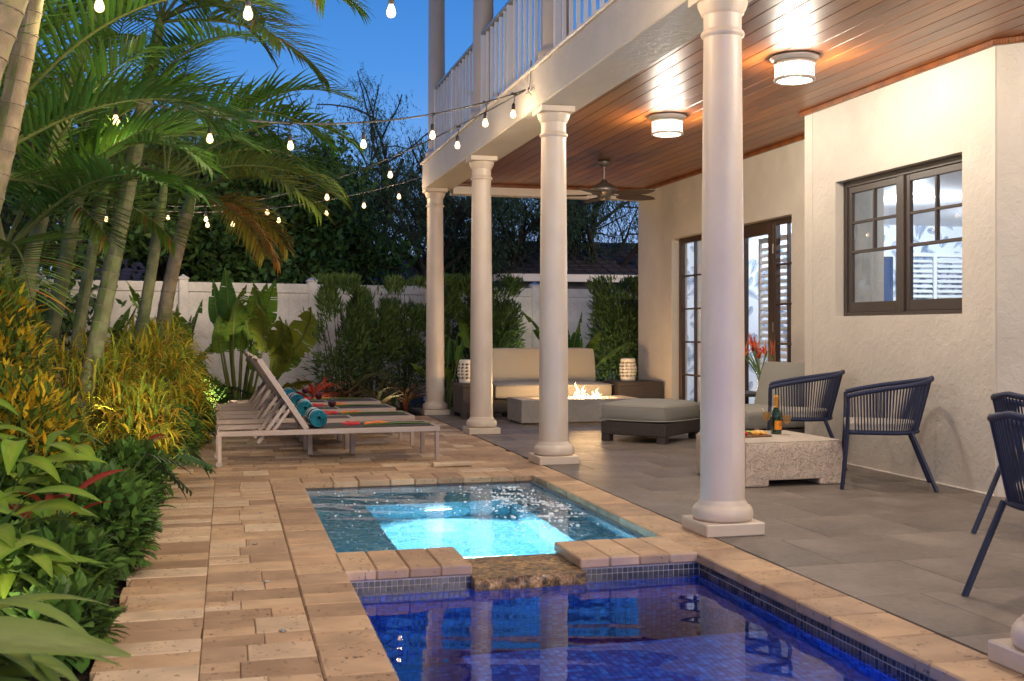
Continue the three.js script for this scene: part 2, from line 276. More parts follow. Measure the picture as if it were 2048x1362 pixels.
{
  const pool = structure('swimming_pool'), spa = structure('spa_basin');
  const groutB = std({ color: col(.03, .05, .13), roughness: .8 }), groutS = std({ color: col(.26, .38, .44), roughness: .8 }), groutW = std({ color: col(.42, .38, .35), roughness: .9 });
  // masonry shells
  const shell = (p, m, ...a) => mesh('basin_wall', span(...a, .001), m, p);
  shell(pool, groutB, .40, .55, -1.5, -.05, -1.6, 5.12); shell(pool, groutB, 2.30, 2.46, -1.5, -.05, -1.6, 5.12); shell(pool, groutB, .40, 2.46, -1.5, -.05, -1.75, -1.5);
  mesh('basin_floor', span(.40, 2.46, -1.6, -1.25, -1.7, 5.3, .001), groutB, pool);
  mesh('pool_shelf', span(.93, 2.31, -1.3, -.48, 2.2, 4.42, .001), groutB, pool);
  shell(spa, groutS, .40, .53, -1.2, -.05, 5.3, 8.3); shell(spa, groutS, 2.27, 2.46, -1.2, -.05, 5.3, 8.3); shell(spa, groutS, .40, 2.46, -1.2, -.05, 8.19, 8.4);
  mesh('divider_wall', span(.53, 1.125, -1.3, -.046, 5.135, 5.545, .001), groutS, spa); mesh('divider_wall', span(1.67, 2.29, -1.3, -.046, 5.135, 5.545, .001), groutS, spa);
  mesh('divider_wall', span(1.125, 1.67, -1.3, -.12, 5.135, 5.545, .001), groutS, spa);
  mesh('basin_floor', span(.5, 2.3, -1.2, -.95, 5.4, 8.25, .001), groutS, spa);
  mesh('spa_bench', span(.52, .93, -1, -.42, 5.54, 8.2, .001), groutS, spa); mesh('spa_bench', span(2.0, 2.28, -1, -.42, 5.54, 8.2, .001), groutS, spa); mesh('spa_bench', span(.93, 2.0, -1, -.42, 7.75, 8.2, .001), groutS, spa);
  // spillway slab of rough golden stone
  { const g = new THREE.BoxGeometry(.55, .075, .47, 22, 4, 18), p = g.attributes.position; for (let i = 0; i < p.count; i++) { const x = p.getX(i), y = p.getY(i), z = p.getZ(i), k = nC((x + 3) % 1, (z + 3) % 1) - .5, e = nF((x + 1) % 1, (y + z + 1) % 1) - .5; p.setXYZ(i, x, y + (y > 0 ? k * .012 : 0), z + (z > .2 ? e * .03 + k * .02 : 0)); } g.computeVertexNormals(); const m = mesh('spillway_stone', uvm(g), std({ color: col(1, .84, .56), map: granite, roughness: .35, bumpMap: stoneBump, bumpScale: .006 }), spa); m.position.copy(V(1.397, -.085, 5.275)); }
  // submerged mosaics
  const T = .027, blue = [], sp = [];
  plane(blue, .556, 2.3, -1.25, -.1, 5.128, 5.128, T); plane(blue, .553, .553, -1.25, -.1, -1.4, 5.12, T); plane(blue, 2.297, 2.297, -1.25, -.1, -1.4, 5.12, T);
  plane(blue, .556, 2.3, -1.248, -1.248, -1.4, 5.12, T); plane(blue, .93, 2.3, -.478, -.478, 2.2, 4.41, T); plane(blue, .93, 2.3, -1.24, -.48, 4.423, 4.423, T); plane(blue, .928, .928, -1.24, -.48, 2.2, 4.41, T);
  tileSheet('pool_mosaic', blue, std({ color: 0xffffff, roughness: .25 }), [[.012, .10, .40], [.016, .14, .5], [.008, .07, .31], [.025, .19, .55], [.012, .09, .36]], pool, T);
  plane(sp, .533, 2.265, -1, -.06, 8.187, 8.187, T); plane(sp, .533, .533, -1, -.06, 5.55, 8.18, T); plane(sp, 2.267, 2.267, -1, -.06, 5.55, 8.18, T);
  plane(sp, .93, 2.0, -.948, -.948, 5.55, 7.75, T); for (const [a, b, c, e] of [[.535, .93, 5.55, 8.18], [2.0, 2.265, 5.55, 8.18], [.93, 2.0, 7.75, 8.18]]) plane(sp, a, b, -.418, -.418, c, e, T);
  plane(sp, .932, .932, -.95, -.42, 5.55, 7.75, T); plane(sp, 1.998, 1.998, -.95, -.42, 5.55, 7.75, T); plane(sp, .935, 2.0, -.95, -.42, 7.748, 7.748, T);
  tileSheet('spa_mosaic', sp, std({ color: 0xffffff, roughness: .25 }), [[.38, .50, .54], [.30, .45, .52], [.48, .58, .60], [.22, .38, .48]], spa, T);
  // waterline mosaic, piece by piece
  const R = rng(4), W1 = [[.05, .036, .032], [.085, .06, .05], [.035, .028, .03], [.11, .085, .075]].map(([r, g, b]) => std({ color: col(r, g, b), roughness: .18 })), W2 = [[.045, .05, .065], [.07, .075, .09], [.03, .036, .05]].map(([r, g, b]) => std({ color: col(r, g, b), roughness: .18 })), W3 = [[.02, .07, .13], [.03, .10, .17], [.012, .04, .09], [.04, .13, .2]].map(([r, g, b]) => std({ color: col(r, g, b), roughness: .15 }));
  const tg = [0, 1, 2].map((a) => { const s = [T * .88, T * .88, T * .88]; s[a] = .008; return chamferBox(...s, .0015); });
  const band = (parent, x0, x1, y0, y1, d0, d1, mats, single) => {
    const list = []; plane(list, x0, x1, y0, y1, d0, d1, T); const rest = mats.map(() => []);
    list.sort((a, b) => (a[0] * sn + a[2] * cs < 2.6 ? 99 : a[0] * sn + a[2] * cs) - (b[0] * sn + b[2] * cs < 2.6 ? 99 : b[0] * sn + b[2] * cs));
    list.forEach(([x, y, d, ax], i) => { const k = Math.floor(R() * mats.length); if (i < single) mesh('mosaic_tile', tg[ax], mats[k], parent).position.copy(V(x, y, d)); else rest[k].push(tg[ax].clone().translate(x, y, -d)); });
    rest.forEach((a, k) => a.length && (mesh('small_mosaic', merge(a), mats[k], parent).userData.kind = 'stuff'));
  };
  mesh('mosaic_backing', span(2.2945, 2.4, -.16, -.05, -1.5, 5.12, .001), groutW, pool); mesh('mosaic_backing', span(.55, 1.123, -.17, -.046, 5.1225, 5.3, .001), groutW, pool); mesh('mosaic_backing', span(1.672, 2.294, -.17, -.046, 5.1225, 5.3, .001), groutW, pool);
  band(pool, 2.2965, 2.2965, -.159, -.05, -1.4, 5.12, W1, 150); band(pool, .556, 1.123, -.159, -.05, 5.124, 5.124, W2, 84); band(pool, 1.673, 2.29, -.159, -.05, 5.124, 5.124, W2, 66); band(pool, .556, .556, -.159, -.05, -1.4, 5.1, W1, 0);
  mesh('mosaic_backing', span(.53, 2.27, -.10, -.05, 8.184, 8.3, .001), std({ color: col(.12, .14, .16), roughness: .9 }), spa);
  band(spa, .533, 2.265, -.132, -.05, 8.18, 8.18, W3, 128); band(spa, 2.262, 2.262, -.132, -.05, 5.57, 8.17, W3, 0);
  // water bodies
  const water = (name, x0, x1, y0, y1, d0, d1, amp, seed, tint, dist, bs) => {
    const nx = Math.round((x1 - x0) / .03), nd = Math.round((d1 - d0) / .03), nz = fbm(8, 3, seed), pos = [], idx = [];
    const hgt = (x, d) => y1 + amp * ((nz((x * .37 + 9) % 1, (d * .37 + 9) % 1) - .5) * 2 + .35 * Math.sin(x * 9 + d * 23 + 2 * Math.sin(d * 3)));
    for (let j = 0; j <= nd; j++) for (let i = 0; i <= nx; i++) { const x = x0 + (x1 - x0) * i / nx, d = d0 + (d1 - d0) * j / nd; pos.push(x, hgt(x, d), -d); }
    const n1 = nx + 1; for (let j = 0; j < nd; j++) for (let i = 0; i < nx; i++) { const a = j * n1 + i; idx.push(a, a + 1, a + n1, a + 1, a + n1 + 1, a + n1); }
    const ring = []; for (let i = 0; i < nx; i++) ring.push(i); for (let j = 0; j < nd; j++) ring.push(j * n1 + nx); for (let i = nx; i > 0; i--) ring.push(nd * n1 + i); for (let j = nd; j > 0; j--) ring.push(j * n1);
    const b0 = pos.length / 3; for (const r of ring) pos.push(pos[r * 3], y0, pos[r * 3 + 2]);
    ring.forEach((r, k) => { const k2 = (k + 1) % ring.length, r2 = ring[k2]; idx.push(r, b0 + k, r2, r2, b0 + k, b0 + k2); });
    for (let k = 1; k < ring.length - 1; k++) idx.push(b0, b0 + k + 1, b0 + k);
    const g = new THREE.BufferGeometry(); g.setAttribute('position', new THREE.Float32BufferAttribute(pos, 3)); g.setIndex(idx); g.computeVertexNormals(); uvm(g);
    const m = mesh(name, g, phys({ color: 0xffffff, transmission: 1, roughness: 0, ior: 1.333, thickness: 1, attenuationColor: tint, attenuationDistance: dist, bumpMap: waterBump, bumpScale: bs })); m.userData.kind = 'structure'; return m;
  };
  water('pool_water', .545, 2.303, -1.27, poolWater, -1.52, 5.14, .0008, 61, col(.3, .5, .97), 2.0, .0005);
  water('spa_water', .525, 2.275, -.97, spaWater, 5.53, 8.2, .0022, 65, col(.42, .80, .93), 1.7, .002);
  // bubbles drifting on the spa
  const bub = [], Rb = rng(99);
  for (let i = 0; i < 520; i++) {
    const cl = Rb(); let x, d; if (cl < .62) { x = 1.9 + (Rb() + Rb() - 1) * .42; d = 7.2 + (Rb() + Rb() - 1) * 1.3; } else { x = .62 + 1.55 * Rb(); d = 5.7 + 2.35 * Rb(); }
    if (x < .56 || x > 2.24 || d < 5.62 || d > 8.12) continue;
    const r = .003 + .007 * Rb() ** 3 + (cl < .12 ? .01 * Rb() : 0); bub.push(new THREE.SphereGeometry(r, 7, 5).scale(1, .6, 1).translate(x, spaWater + .001, -d));
  }
  for (let i = 0; i < 26; i++) { const a = 2.0 + (Rb() - .5) * .36, d = 6.5 + Rb() * 1.5; for (let k = 0; k < 9; k++) { const t = Rb() * 6.28, q = .03 * Math.sqrt(Rb()); bub.push(new THREE.SphereGeometry(.006 + .005 * Rb(), 7, 5).scale(1, .45, 1).translate(a + q * 1.6 * Math.cos(t), spaWater, -d + q * Math.sin(t))); } }
  const foam = mesh('spa_foam', merge(bub), std({ color: col(.8, .85, .86), roughness: .3 })); foam.userData = { kind: 'stuff', label: 'white bubbles floating on the lit spa water', category: 'foam' };
  // submerged lamps: a steel ring with a glowing lens, and the light just in front of it
  const uw = (name, label, pos, dir, r, color, e, I, angle) => {
    const t = thing(name, label, 'pool light', pos); const q = new THREE.Quaternion().setFromUnitVectors(v3(0, 0, 1), dir.clone().normalize());
    const ring = mesh('rim', new THREE.TorusGeometry(r, .012, 8, 28), M.steel, t), lens = mesh('lamp_lens', new THREE.CircleGeometry(r, 28).translate(0, 0, .002), std({ color: 0, emissive: color, emissiveIntensity: e }), t);
    ring.quaternion.copy(q); lens.quaternion.copy(q);
    const l = new THREE.SpotLight(color, I, 0, angle, 1); l.position.copy(dir).normalize().multiplyScalar(.03); l.target.position.copy(dir); l.shadow.radius = r / .02; l.castShadow = true; t.add(l, l.target); l.target.name = 'lamp_aim'; l.name = 'lamp_beam'; return t;
  };
  uw('spa_light', 'round glowing underwater lamp in the spa wall', V(1.46, -.66, 7.735), v3(0, -.6, 1), .11, col(.88, .97, 1), 7, SPA * 7, 1.15);
  uw('pool_light', 'round underwater lamp at the near end of the blue pool', V(1.4, -.95, -1.3), v3(0, .02, -1), .12, col(.6, .8, 1), 8, POOL * 4, 1.3);
}

// ================================================================ HOUSE
const house = thing('house', 'cream stucco house with columned porch, wood ceiling and balcony', 'house');
const colD = [3.04, 5.635, 8.911, 11.641, 14.39], CX = 2.668, CEIL = 3.07;
// columns: plinth, moulded base, tapering shaft, capital
{
  const plinth = cbx(.345, .07, .345, 0, .035, 0, .006), R0 = .123, R1 = .105;
  const base = lathe([[.05, .07], [.16, .07], [.166, .085], [.169, .105], [.165, .128], [.152, .148], [.137, .153], [.137, .163], [.129, .17], [.124, .185]], 48);
  const sh = []; for (let i = 0; i <= 16; i++) { const t = i / 16; sh.push([R0 + (R1 - R0) * (t < .3 ? t * .35 : .105 + (t - .3) / .7 * .895), .185 + t * 2.555]); }
  const shaft = lathe(sh, 48);
  const cap = lathe([[R1, 2.74], [R1 + .004, 2.745], [R1 + .013, 2.752], [R1 + .016, 2.762], [R1 + .012, 2.773], [R1 + .002, 2.778], [R1, 2.79], [R1, 2.86], [R1 + .006, 2.868], [R1 + .012, 2.872], [R1 + .014, 2.882], [R1 + .024, 2.9], [R1 + .033, 2.925], [R1 + .035, 2.945], [.05, 2.946]], 48);
  const abacus = cbx(.29, .05, .29, 0, 2.968, 0, .004);
  for (const d of colD) { const c = group('column', house); c.position.copy(V(CX, 0, d)); mesh('plinth', plinth, M.columnPaint, c); mesh('base_moulding', base, M.columnPaint, c); mesh('shaft', shaft, M.columnPaint, c); mesh('capital', cap, M.columnPaint, c); mesh('abacus', abacus, M.columnPaint, c); }
  const shaftUp = lathe([[.112, .17], [.112, 1.2], [.104, 2.9]], 40);
  for (const d of colD.slice(1)) { const c = group('upper_column', house); c.position.copy(V(CX + .02, 3.335, d)); mesh('plinth', cbx(.31, .07, .31, 0, .035, 0, .006), M.columnPaint, c); mesh('base_moulding', base.clone().scale(.9, 1, .9), M.columnPaint, c); mesh('shaft', shaftUp, M.columnPaint, c); }
}
// beams and slab
mesh('beam', span(2.52, 2.9, 2.995, 3.33, -1, 14.55, .008), M.stucco, house);
mesh('end_beam', span(2.9, 5.6, 2.93, 3.33, 14.33, 14.55, .006), M.trim, house);
mesh('floor_slab', span(2.5, 9, 3.332, 3.36, -1, 14.6, .006), M.trim, house);
mesh('slab_fill', span(2.9, 9, 3.13, 3.33, -1, 14.33, .001), M.trim, house);
// ceiling of varnished planks, each with eased edges
{
  const c = group('ceiling', house), R = rng(21), n = 20, w = (5.78 - 2.9) / n;
  const tones = [[.47, .165, .030], [.37, .12, .02], [.54, .20, .04], [.42, .145, .025]].map(([r, g, b]) => phys({ color: col(r, g, b), map: woodTex, roughness: .42, specularIntensity: .7, bumpMap: barkBump, bumpScale: .0004, clearcoat: .4, clearcoatRoughness: .22 }));
  for (let i = 0; i < n; i++) { const m = mesh('plank', chamferBox(w - .001, .03, 15.4, .005, R() * 3, R() * 3), tones[Math.floor(R() * 4)], c); m.position.copy(V(2.9 + (i + .5) * w, CEIL + .016, 6.63)); }
  mesh('ceiling_backing', span(2.9, 5.8, CEIL + .033, CEIL + .05, -1, 14.33, .001), M.black, c);
  for (const [x0, x1, d0, d1] of [[5.555, 5.6, 8.93, 14.33], [4.955, 5.0, 6.33, 8.93], [5.0, 5.6, 8.885, 8.93], [2.9, 5.6, 14.28, 14.33]]) { mesh('crown_moulding', span(x0 + .012, x1, CEIL - .04, CEIL + .001, d0, d1, .006), tones[1], c); }
  { const m = mesh('crown_moulding', chamferBox(.04, .041, 2.2, .006), tones[1], c); m.position.copy(V(5.0 + .75, CEIL - .0195, 6.35 - .78)); m.rotation.y = Math.PI / 4; }
}
// walls
function wallX(x0, x1, d0, d1, y0, y1, holes, name = 'wall') { // a wall slab along d with rectangular openings
  const cuts = [d0, ...holes.flatMap((h) => [h[0], h[1]]), d1].sort((a, b) => a - b), parts = [];
  for (let i = 0; i < cuts.length - 1; i++) { const a = cuts[i], b = cuts[i + 1], h = holes.find((q) => q[0] <= a + 1e-6 && q[1] >= b - 1e-6); if (b - a < 1e-6) continue;
    if (!h) parts.push(span(x0, x1, y0, y1, a, b, .0005)); else { if (h[2] > y0) parts.push(span(x0, x1, y0, h[2], a, b, .0005)); if (h[3] < y1) parts.push(span(x0, x1, h[3], y1, a, b, .0005)); } }
  return mesh(name, merge(parts), M.stucco, house);
}
wallX(5.6, 5.82, 8.9, 14.55, -.05, CEIL + .05, [[10.2, 13.35, 0, 2.31]]);
mesh('wall', span(5.0, 5.6, -.05, CEIL + .05, 8.73, 8.885, .012), M.stucco, house);
wallX(5.0, 5.22, 6.35, 8.7295, -.05, CEIL + .05, [[6.695, 8.36, 1.235, 2.375]]);
{ const g = chamferBox(.2, CEIL + .1, 3.4, .012); const m = mesh('wall', g, M.stucco, house); m.rotation.y = Math.PI / 4; const q = Math.SQRT1_2; m.position.copy(V(5.0 + .1 * q + 1.7 * q, (CEIL) / 2, 6.35 + .1 * q - 1.7 * q)); }
for (const [x0, x1, d0, d1] of [[4.988, 5.01, 6.36, 8.895], [5.588, 5.612, 13.36, 14.54], [5.588, 5.612, 8.9, 10.19]]) mesh('wall_base', span(x0, x1, 0, .012, d0, d1, .003), M.trim, house);
mesh('upper_wall', span(5.6, 5.8, 3.36, 6.3, -1, 14.55, .01), M.stucco, house);
mesh('roof', merge([span(2.3, 9.3, 6.3, 6.45, -1, 14.9, .01), span(2.45, 9, 6.45, 6.7, -1, 14.7, .01)]), M.trim, house);
// balcony railing
{
  const r = group('balcony_railing', house), x = 2.66, bal = chamferBox(.034, .93, .02, .003), post = chamferBox(.06, .98, .06, .004);
  for (let k = 1; k < 5; k++) {
    const d0 = (k ? colD[k - 1] : 0) + .14, d1 = colD[k] - .14, a = k === 1 ? 4.5 : d0;
    mesh('handrail', span(x - .03, x + .03, 4.275, 4.31, a, d1, .006), M.nickel, r); mesh('bottom_rail', span(x - .02, x + .02, 3.42, 3.45, a, d1, .004), M.white, r);
    const n = Math.round((d1 - a) / .185); for (let i = 0; i <= n; i++) { const d = a + (d1 - a) * i / n, wide = i === 0 || i === n || i === Math.round(n / 2); const m = mesh(wide ? 'rail_post' : 'baluster', wide ? post : bal, M.white, r); m.position.copy(V(x, wide ? 3.36 + .46 : 3.36 + .45, d)); }
  }
  const n = 14; for (let i = 0; i <= n; i++) { const m = mesh('baluster', bal, M.white, r); m.position.copy(V(2.8 + 2.7 * i / n, 3.81, 14.39)); }
  mesh('handrail', span(2.8, 5.5, 4.275, 4.31, 14.36, 14.42, .006), M.nickel, r);
}
// window in the bay: two sashes, each four small panes over one large one
{
  const w = group('window', house), F = M.bronze, x0 = 5.075, x1 = 5.135, y0 = 1.237, y1 = 2.373, d0 = 6.697, d1 = 8.358, f = .05, dm = (d0 + d1) / 2;
  const p = (name, m, ...a) => mesh(name, span(...a), m, w);
  p('frame', F, x0, x1, y0, y1, d0, d0 + f); p('frame', F, x0, x1, y0, y1, d1 - f, d1); p('frame', F, x0 + .001, x1, y1 - f, y1, d0 + f, d1 - f); p('frame', F, x0 + .001, x1, y0, y0 + f * .6, d0 + f, d1 - f); p('mullion', F, x0 - .006, x1, y0 + .03, y1 - f, dm - .035, dm + .035);
  for (const [a, b] of [[d0 + f, dm - .035], [dm + .035, d1 - f]]) {
    const s = .055, X0 = x0 + .012, X1 = x1 - .012, lo = y0 + .03, hi = y1 - f;
    p('sash', F, X0, X1, lo, hi, a, a + s); p('sash', F, X0, X1, lo, hi, b - s, b); p('sash', F, X0 + .001, X1, hi - s, hi, a + s, b - s); p('sash', F, X0 + .001, X1, lo, lo + .085, a + s, b - s);
    const L0 = lo + .085, H0 = hi - s, mid = L0 + (H0 - L0) * .46, q = mid + (H0 - mid) / 2, c = (a + b) / 2;
    p('muntin', F, X0 + .004, X1, mid - .013, mid + .013, a + s, b - s, .003); p('muntin', F, X0 + .004, X1, q - .011, q + .011, a + s, b - s, .003); p('muntin', F, X0 + .002, X1, mid + .013, H0, c - .011, c + .011, .003);
    const xg = (X0 + X1) / 2 + .006; for (const [u0, u1, v0, v1] of [[a + s, b - s, L0, mid], [a + s, c, mid, q], [c, b - s, mid, q], [a + s, c, q, H0], [c, b - s, q, H0]]) mesh('pane', new THREE.PlaneGeometry(u1 - u0 - .004, v1 - v0 - .004).rotateY(-Math.PI / 2).translate(xg, (v0 + v1) / 2, -(u0 + u1) / 2), M.glass, w);
  }
}
// garden doors: two leaves between divided sidelights
{
  const F = M.doorWood, x0 = 5.7, x1 = 5.76, top = 2.308;
  const unit = (name, a, b, s, rows, cols, bottom, topRail) => {
    const w = group(name, house), p = (n, ...q) => mesh(n, span(...q), F, w);
    p('stile', x0, x1, 0.01, top, a, a + s); p('stile', x0, x1, .01, top, b - s, b); p('rail', x0 + .002, x1, top - topRail, top, a + s, b - s); p('rail', x0 + .002, x1, .01, bottom, a + s, b - s);
    const A = a + s, B = b - s, l = bottom, h = top - topRail;
    for (let i = 1; i < rows; i++) p('muntin', x0 + .012, x1 - .01, l + (h - l) * i / rows - .011, l + (h - l) * i / rows + .011, A, B, .003);
    for (let j = 1; j < cols; j++) p('muntin', x0 + .01, x1 - .01, l, h, A + (B - A) * j / cols - .011, A + (B - A) * j / cols + .011, .003);
    for (let i = 0; i < rows; i++) for (let j = 0; j < cols; j++) mesh('pane', new THREE.PlaneGeometry((B - A) / cols - .006, (h - l) / rows - .006).rotateY(-Math.PI / 2).translate((x0 + x1) / 2 + .004, l + (h - l) * (i + .5) / rows, -(A + (B - A) * (j + .5) / cols)), M.glass, w);
    return w;
  };
  unit('door_sidelight', 12.42, 13.345, .07, 5, 2, .12, .07); unit('door_sidelight', 10.205, 10.78, .05, 5, 2, .12, .06);
  const l1 = unit('garden_door', 11.6, 12.415, .12, 1, 1, .26, .14), l2 = unit('garden_door', 10.785, 11.595, .12, 1, 1, .26, .14);
  for (const [l, d] of [[l1, 11.68], [l2, 11.51]]) { mesh('handle_plate', cbx(.008, .22, .035, 5.695, 1.02, -d, .003), M.nickel, l); mesh('handle', rod(v3(5.66, 1.05, -d), v3(5.66, 1.05, -d + .1), .008), M.nickel, l); mesh('handle', rod(v3(5.7, 1.05, -d), v3(5.655, 1.05, -d), .008), M.nickel, l); }
  for (const y of [.3, 1.15, 2.0]) for (const d of [12.42, 10.783]) mesh('hinge', rod(v3(5.697, y - .05, -d), v3(5.697, y + .05, -d), .008), M.nickel, d > 12 ? l1 : l2);
  mesh('threshold', span(5.6, 5.8, -.04, .01, 10.2, 13.35), M.bronze, house);
}
// the lit room behind the glass
const roomWallpaper = (() => {
  const c = document.createElement('canvas'); c.width = c.height = 1024; const g = c.getContext('2d'), R = rng(31);
  g.fillStyle = '#e9edf2'; g.fillRect(0, 0, 1024, 1024); g.lineCap = 'round';
  for (let k = 0; k < 46; k++) { const x = R() * 1024, y = R() * 1024, a = -1.57 + (R() - .5) * 2.4, len = 190 + 90 * R(), bend = (R() - .5) * 1.4; g.strokeStyle = ['#4a6588', '#5b7697', '#3d5878'][k % 3];
    for (const ox of [-1024, 0, 1024]) for (const oy of [-1024, 0, 1024]) { let px = x + ox, py = y + oy, t = a; for (let i = 0; i < 26; i++) { const nx = px + Math.cos(t) * len / 26, ny = py + Math.sin(t) * len / 26; g.lineWidth = 3; g.beginPath(); g.moveTo(px, py); g.lineTo(nx, ny); g.stroke(); const s = 52 * Math.sin(Math.PI * (i + 2) / 30); for (const sd of [-1, 1]) { g.lineWidth = 3.2; g.beginPath(); g.moveTo(nx, ny); g.quadraticCurveTo(nx + Math.cos(t + sd * .7) * s * .6, ny + Math.sin(t + sd * .7) * s * .6, nx + Math.cos(t + sd * 1.0) * s, ny + Math.sin(t + sd * 1.0) * s + 6); g.stroke(); } px = nx; py = ny; t += bend / 26; } } }
  const t = new THREE.CanvasTexture(c); t.wrapS = t.wrapT = THREE.RepeatWrapping; t.colorSpace = THREE.SRGBColorSpace; t.repeat.set(1 / 1.1, 1 / 1.1); return t;
})();
{
  const paper = std({ map: roomWallpaper, color: col(.9, .9, .92), roughness: .7 }), inner = std({ color: col(.78, .79, .80), roughness: .6 }), r = group('room', house);
  mesh('back_wall', span(13.0, 13.1, 0, 2.8, 3.9, 14.9, .001), inner, r); mesh('end_wall', span(5.83, 13, 0, 2.8, 14.75, 14.9, .001), paper, r); mesh('end_wall', span(7.0, 13, 0, 2.8, 3.9, 4.0, .001), inner, r);
  mesh('room_ceiling', span(5.23, 5.822, 2.72, 2.8, 4.5, 8.725, .001), inner, r); mesh('room_ceiling', span(5.824, 13, 2.72, 2.8, 3.9, 14.75, .001), inner, r); mesh('room_floor', span(5.83, 13, -.04, 0, 3.9, 14.9, .001), M.cork, r);
  mesh('room_floor', span(5.23, 5.82, -.04, -.002, 5.5, 8.7, .001), M.cork, r);
  // recessed ceiling lamps
  const lamp = (x, d, w, I, color) => { const t = group('recessed_lamp', r); mesh('lamp_glow', new THREE.CircleGeometry(.09, 24).rotateX(Math.PI / 2).translate(x, 2.716, -d), std({ color: 0, emissive: color, emissiveIntensity: 6 }), t); mesh('lamp_trim', new THREE.TorusGeometry(.1, .012, 6, 28).rotateX(Math.PI / 2).translate(x, 2.716, -d), M.white, t);
    const l = new THREE.PointLight(color, I); l.position.copy(V(x, 2.6, d)); l.shadow.radius = 4; l.castShadow = true; l.name = 'lamp_bulb'; t.add(l); };
  lamp(8.0, 11.65, .5, ROOM * 2, col(.70, .84, 1)); lamp(7.4, 7.8, .5, ROOM, col(.70, .84, 1)); lamp(10.2, 12.4, .5, ROOM * 2, col(.70, .84, 1)); lamp(7.9, 14.1, .5, ROOM * .5, col(.74, .86, 1));
}
{ // furnishings seen through the panes
  const tv = thing('television', 'dark television screen inside the room behind the window', 'television', V(8.95, 1.4, 14.1), -.3); mesh('screen', cbx(.7, .72, .03, 0, .4, 0, .008), std({ color: col(.03, .06, .13), roughness: .2 }), tv); mesh('bezel', cbx(.74, .76, .025, 0, .4, -.012, .008), M.black, tv); mesh('stand', cbx(.5, 1.42, .3, 0, -.7, 0, .01), M.black, tv);
  const sh = (label, x, d, turn, w, h, y0, n) => { const t = thing('plantation_shutter', label, 'shutter', V(x, 0, d), turn); for (const s of [-1, 1]) { mesh('stile', cbx(.05, h, .03, s * (w / 2 - .025), y0 + h / 2, 0), M.white, t); } mesh('stile', cbx(.06, h, .03, 0, y0 + h / 2, 0), M.white, t); for (const y of [0, h]) mesh('rail', cbx(w - .1, .06, .028, 0, y0 + y + (y ? -.03 : .03), 0), M.white, t); const lg = chamferBox(w / 2 - .082, .06, .008, .003).rotateX(-.75); for (let i = 0; i < n; i++) for (const s of [-1, 1]) { const m = mesh('louver', lg, M.white, t); m.position.set(s * (w / 4 + .003), y0 + .09 + (h - .18) * (i + .5) / n, 0); } return t; };
  sh('white louvred shutter inside on the far wall behind the window', 10.5, 14.7, 0, 1.3, 1.25, 1.05, 14);
  sh('tall white louvred shutter standing inside the garden door', 5.95, 11.19, -Math.PI / 2, .8, 2.15, .02, 26);
  sh('tall white louvred shutter inside the right sidelight', 5.95, 10.5, -Math.PI / 2, .55, 2.15, .02, 26);
  const cu = (d, w, label) => { const pts = [], n = 60; const g = new THREE.PlaneGeometry(w, 2.5, n, 1), p = g.attributes.position; for (let i = 0; i < p.count; i++) p.setZ(i, .03 * Math.sin(p.getX(i) * 46) + .012 * Math.sin(p.getX(i) * 91 + 1)); g.computeVertexNormals(); const m = mesh('curtain', uvm(g), phys({ color: col(.62, .58, .53), roughness: .95, transmission: .35, side: THREE.DoubleSide })); m.position.copy(V(5.97, 1.25 + .02, d)); m.rotation.y = -Math.PI / 2; tag(m, label, 'curtain'); };
  cu(13.15, .5, 'pale gathered curtain inside the left sidelight');
}

// ================================================================ PORCH FITTINGS
function ceilingLight(label, x, d) {
  const t = thing('ceiling_light', label, 'ceiling light', V(x, CEIL, d), 0, 'flush drum lights on the porch ceiling');
  mesh('canopy', lathe([[0, 0], [.17, 0], [.172, -.012], [.165, -.02], [.15, -.03], [.15, -.045], [0, -.045]], 40), M.lampTrim, t);
  const em = std({ color: col(.8, .8, .78), roughness: .6, emissive: col(1, .95, .88), emissiveIntensity: 2.6 });
  mesh('lamp_shade', lathe([[.138, -.045], [.138, -.158], [.12, -.166], [0, -.168]], 40), em, t);
  mesh('rim', lathe([[.136, -.155], [.146, -.155], [.146, -.172], [.122, -.172], [.122, -.167]], 40), M.lampTrim, t); mesh('rim', lathe([[.139, -.045], [.146, -.045], [.146, -.06], [.139, -.06]], 40), M.lampTrim, t);
  for (let k = 0; k < 4; k++) { const a = .5 + k * Math.PI / 2; mesh('strap', cbx(.012, .115, .006, 0, -.1, .143, .002).rotateY(a), M.lampTrim, t); }
  const l = new THREE.PointLight(col(1, .89, .75), LAMP); l.position.set(0, -.11, 0); l.shadow.radius = 5; l.castShadow = true; l.name = 'lamp_bulb'; t.add(l); return t;
}
ceilingLight('drum ceiling light near the bay window, with glowing white shade', 3.92, 7.10);
ceilingLight('smaller-looking drum ceiling light nearer the ceiling fan', 3.88, 9.35);
ceilingLight('drum ceiling light over the near patio chairs, just above the picture', 3.92, 4.85);
ceilingLight('drum ceiling light over the patio beside the pool, outside the picture', 3.92, 2.6);
ceilingLight('drum ceiling light over the patio end nearest the camera', 3.92, .4);
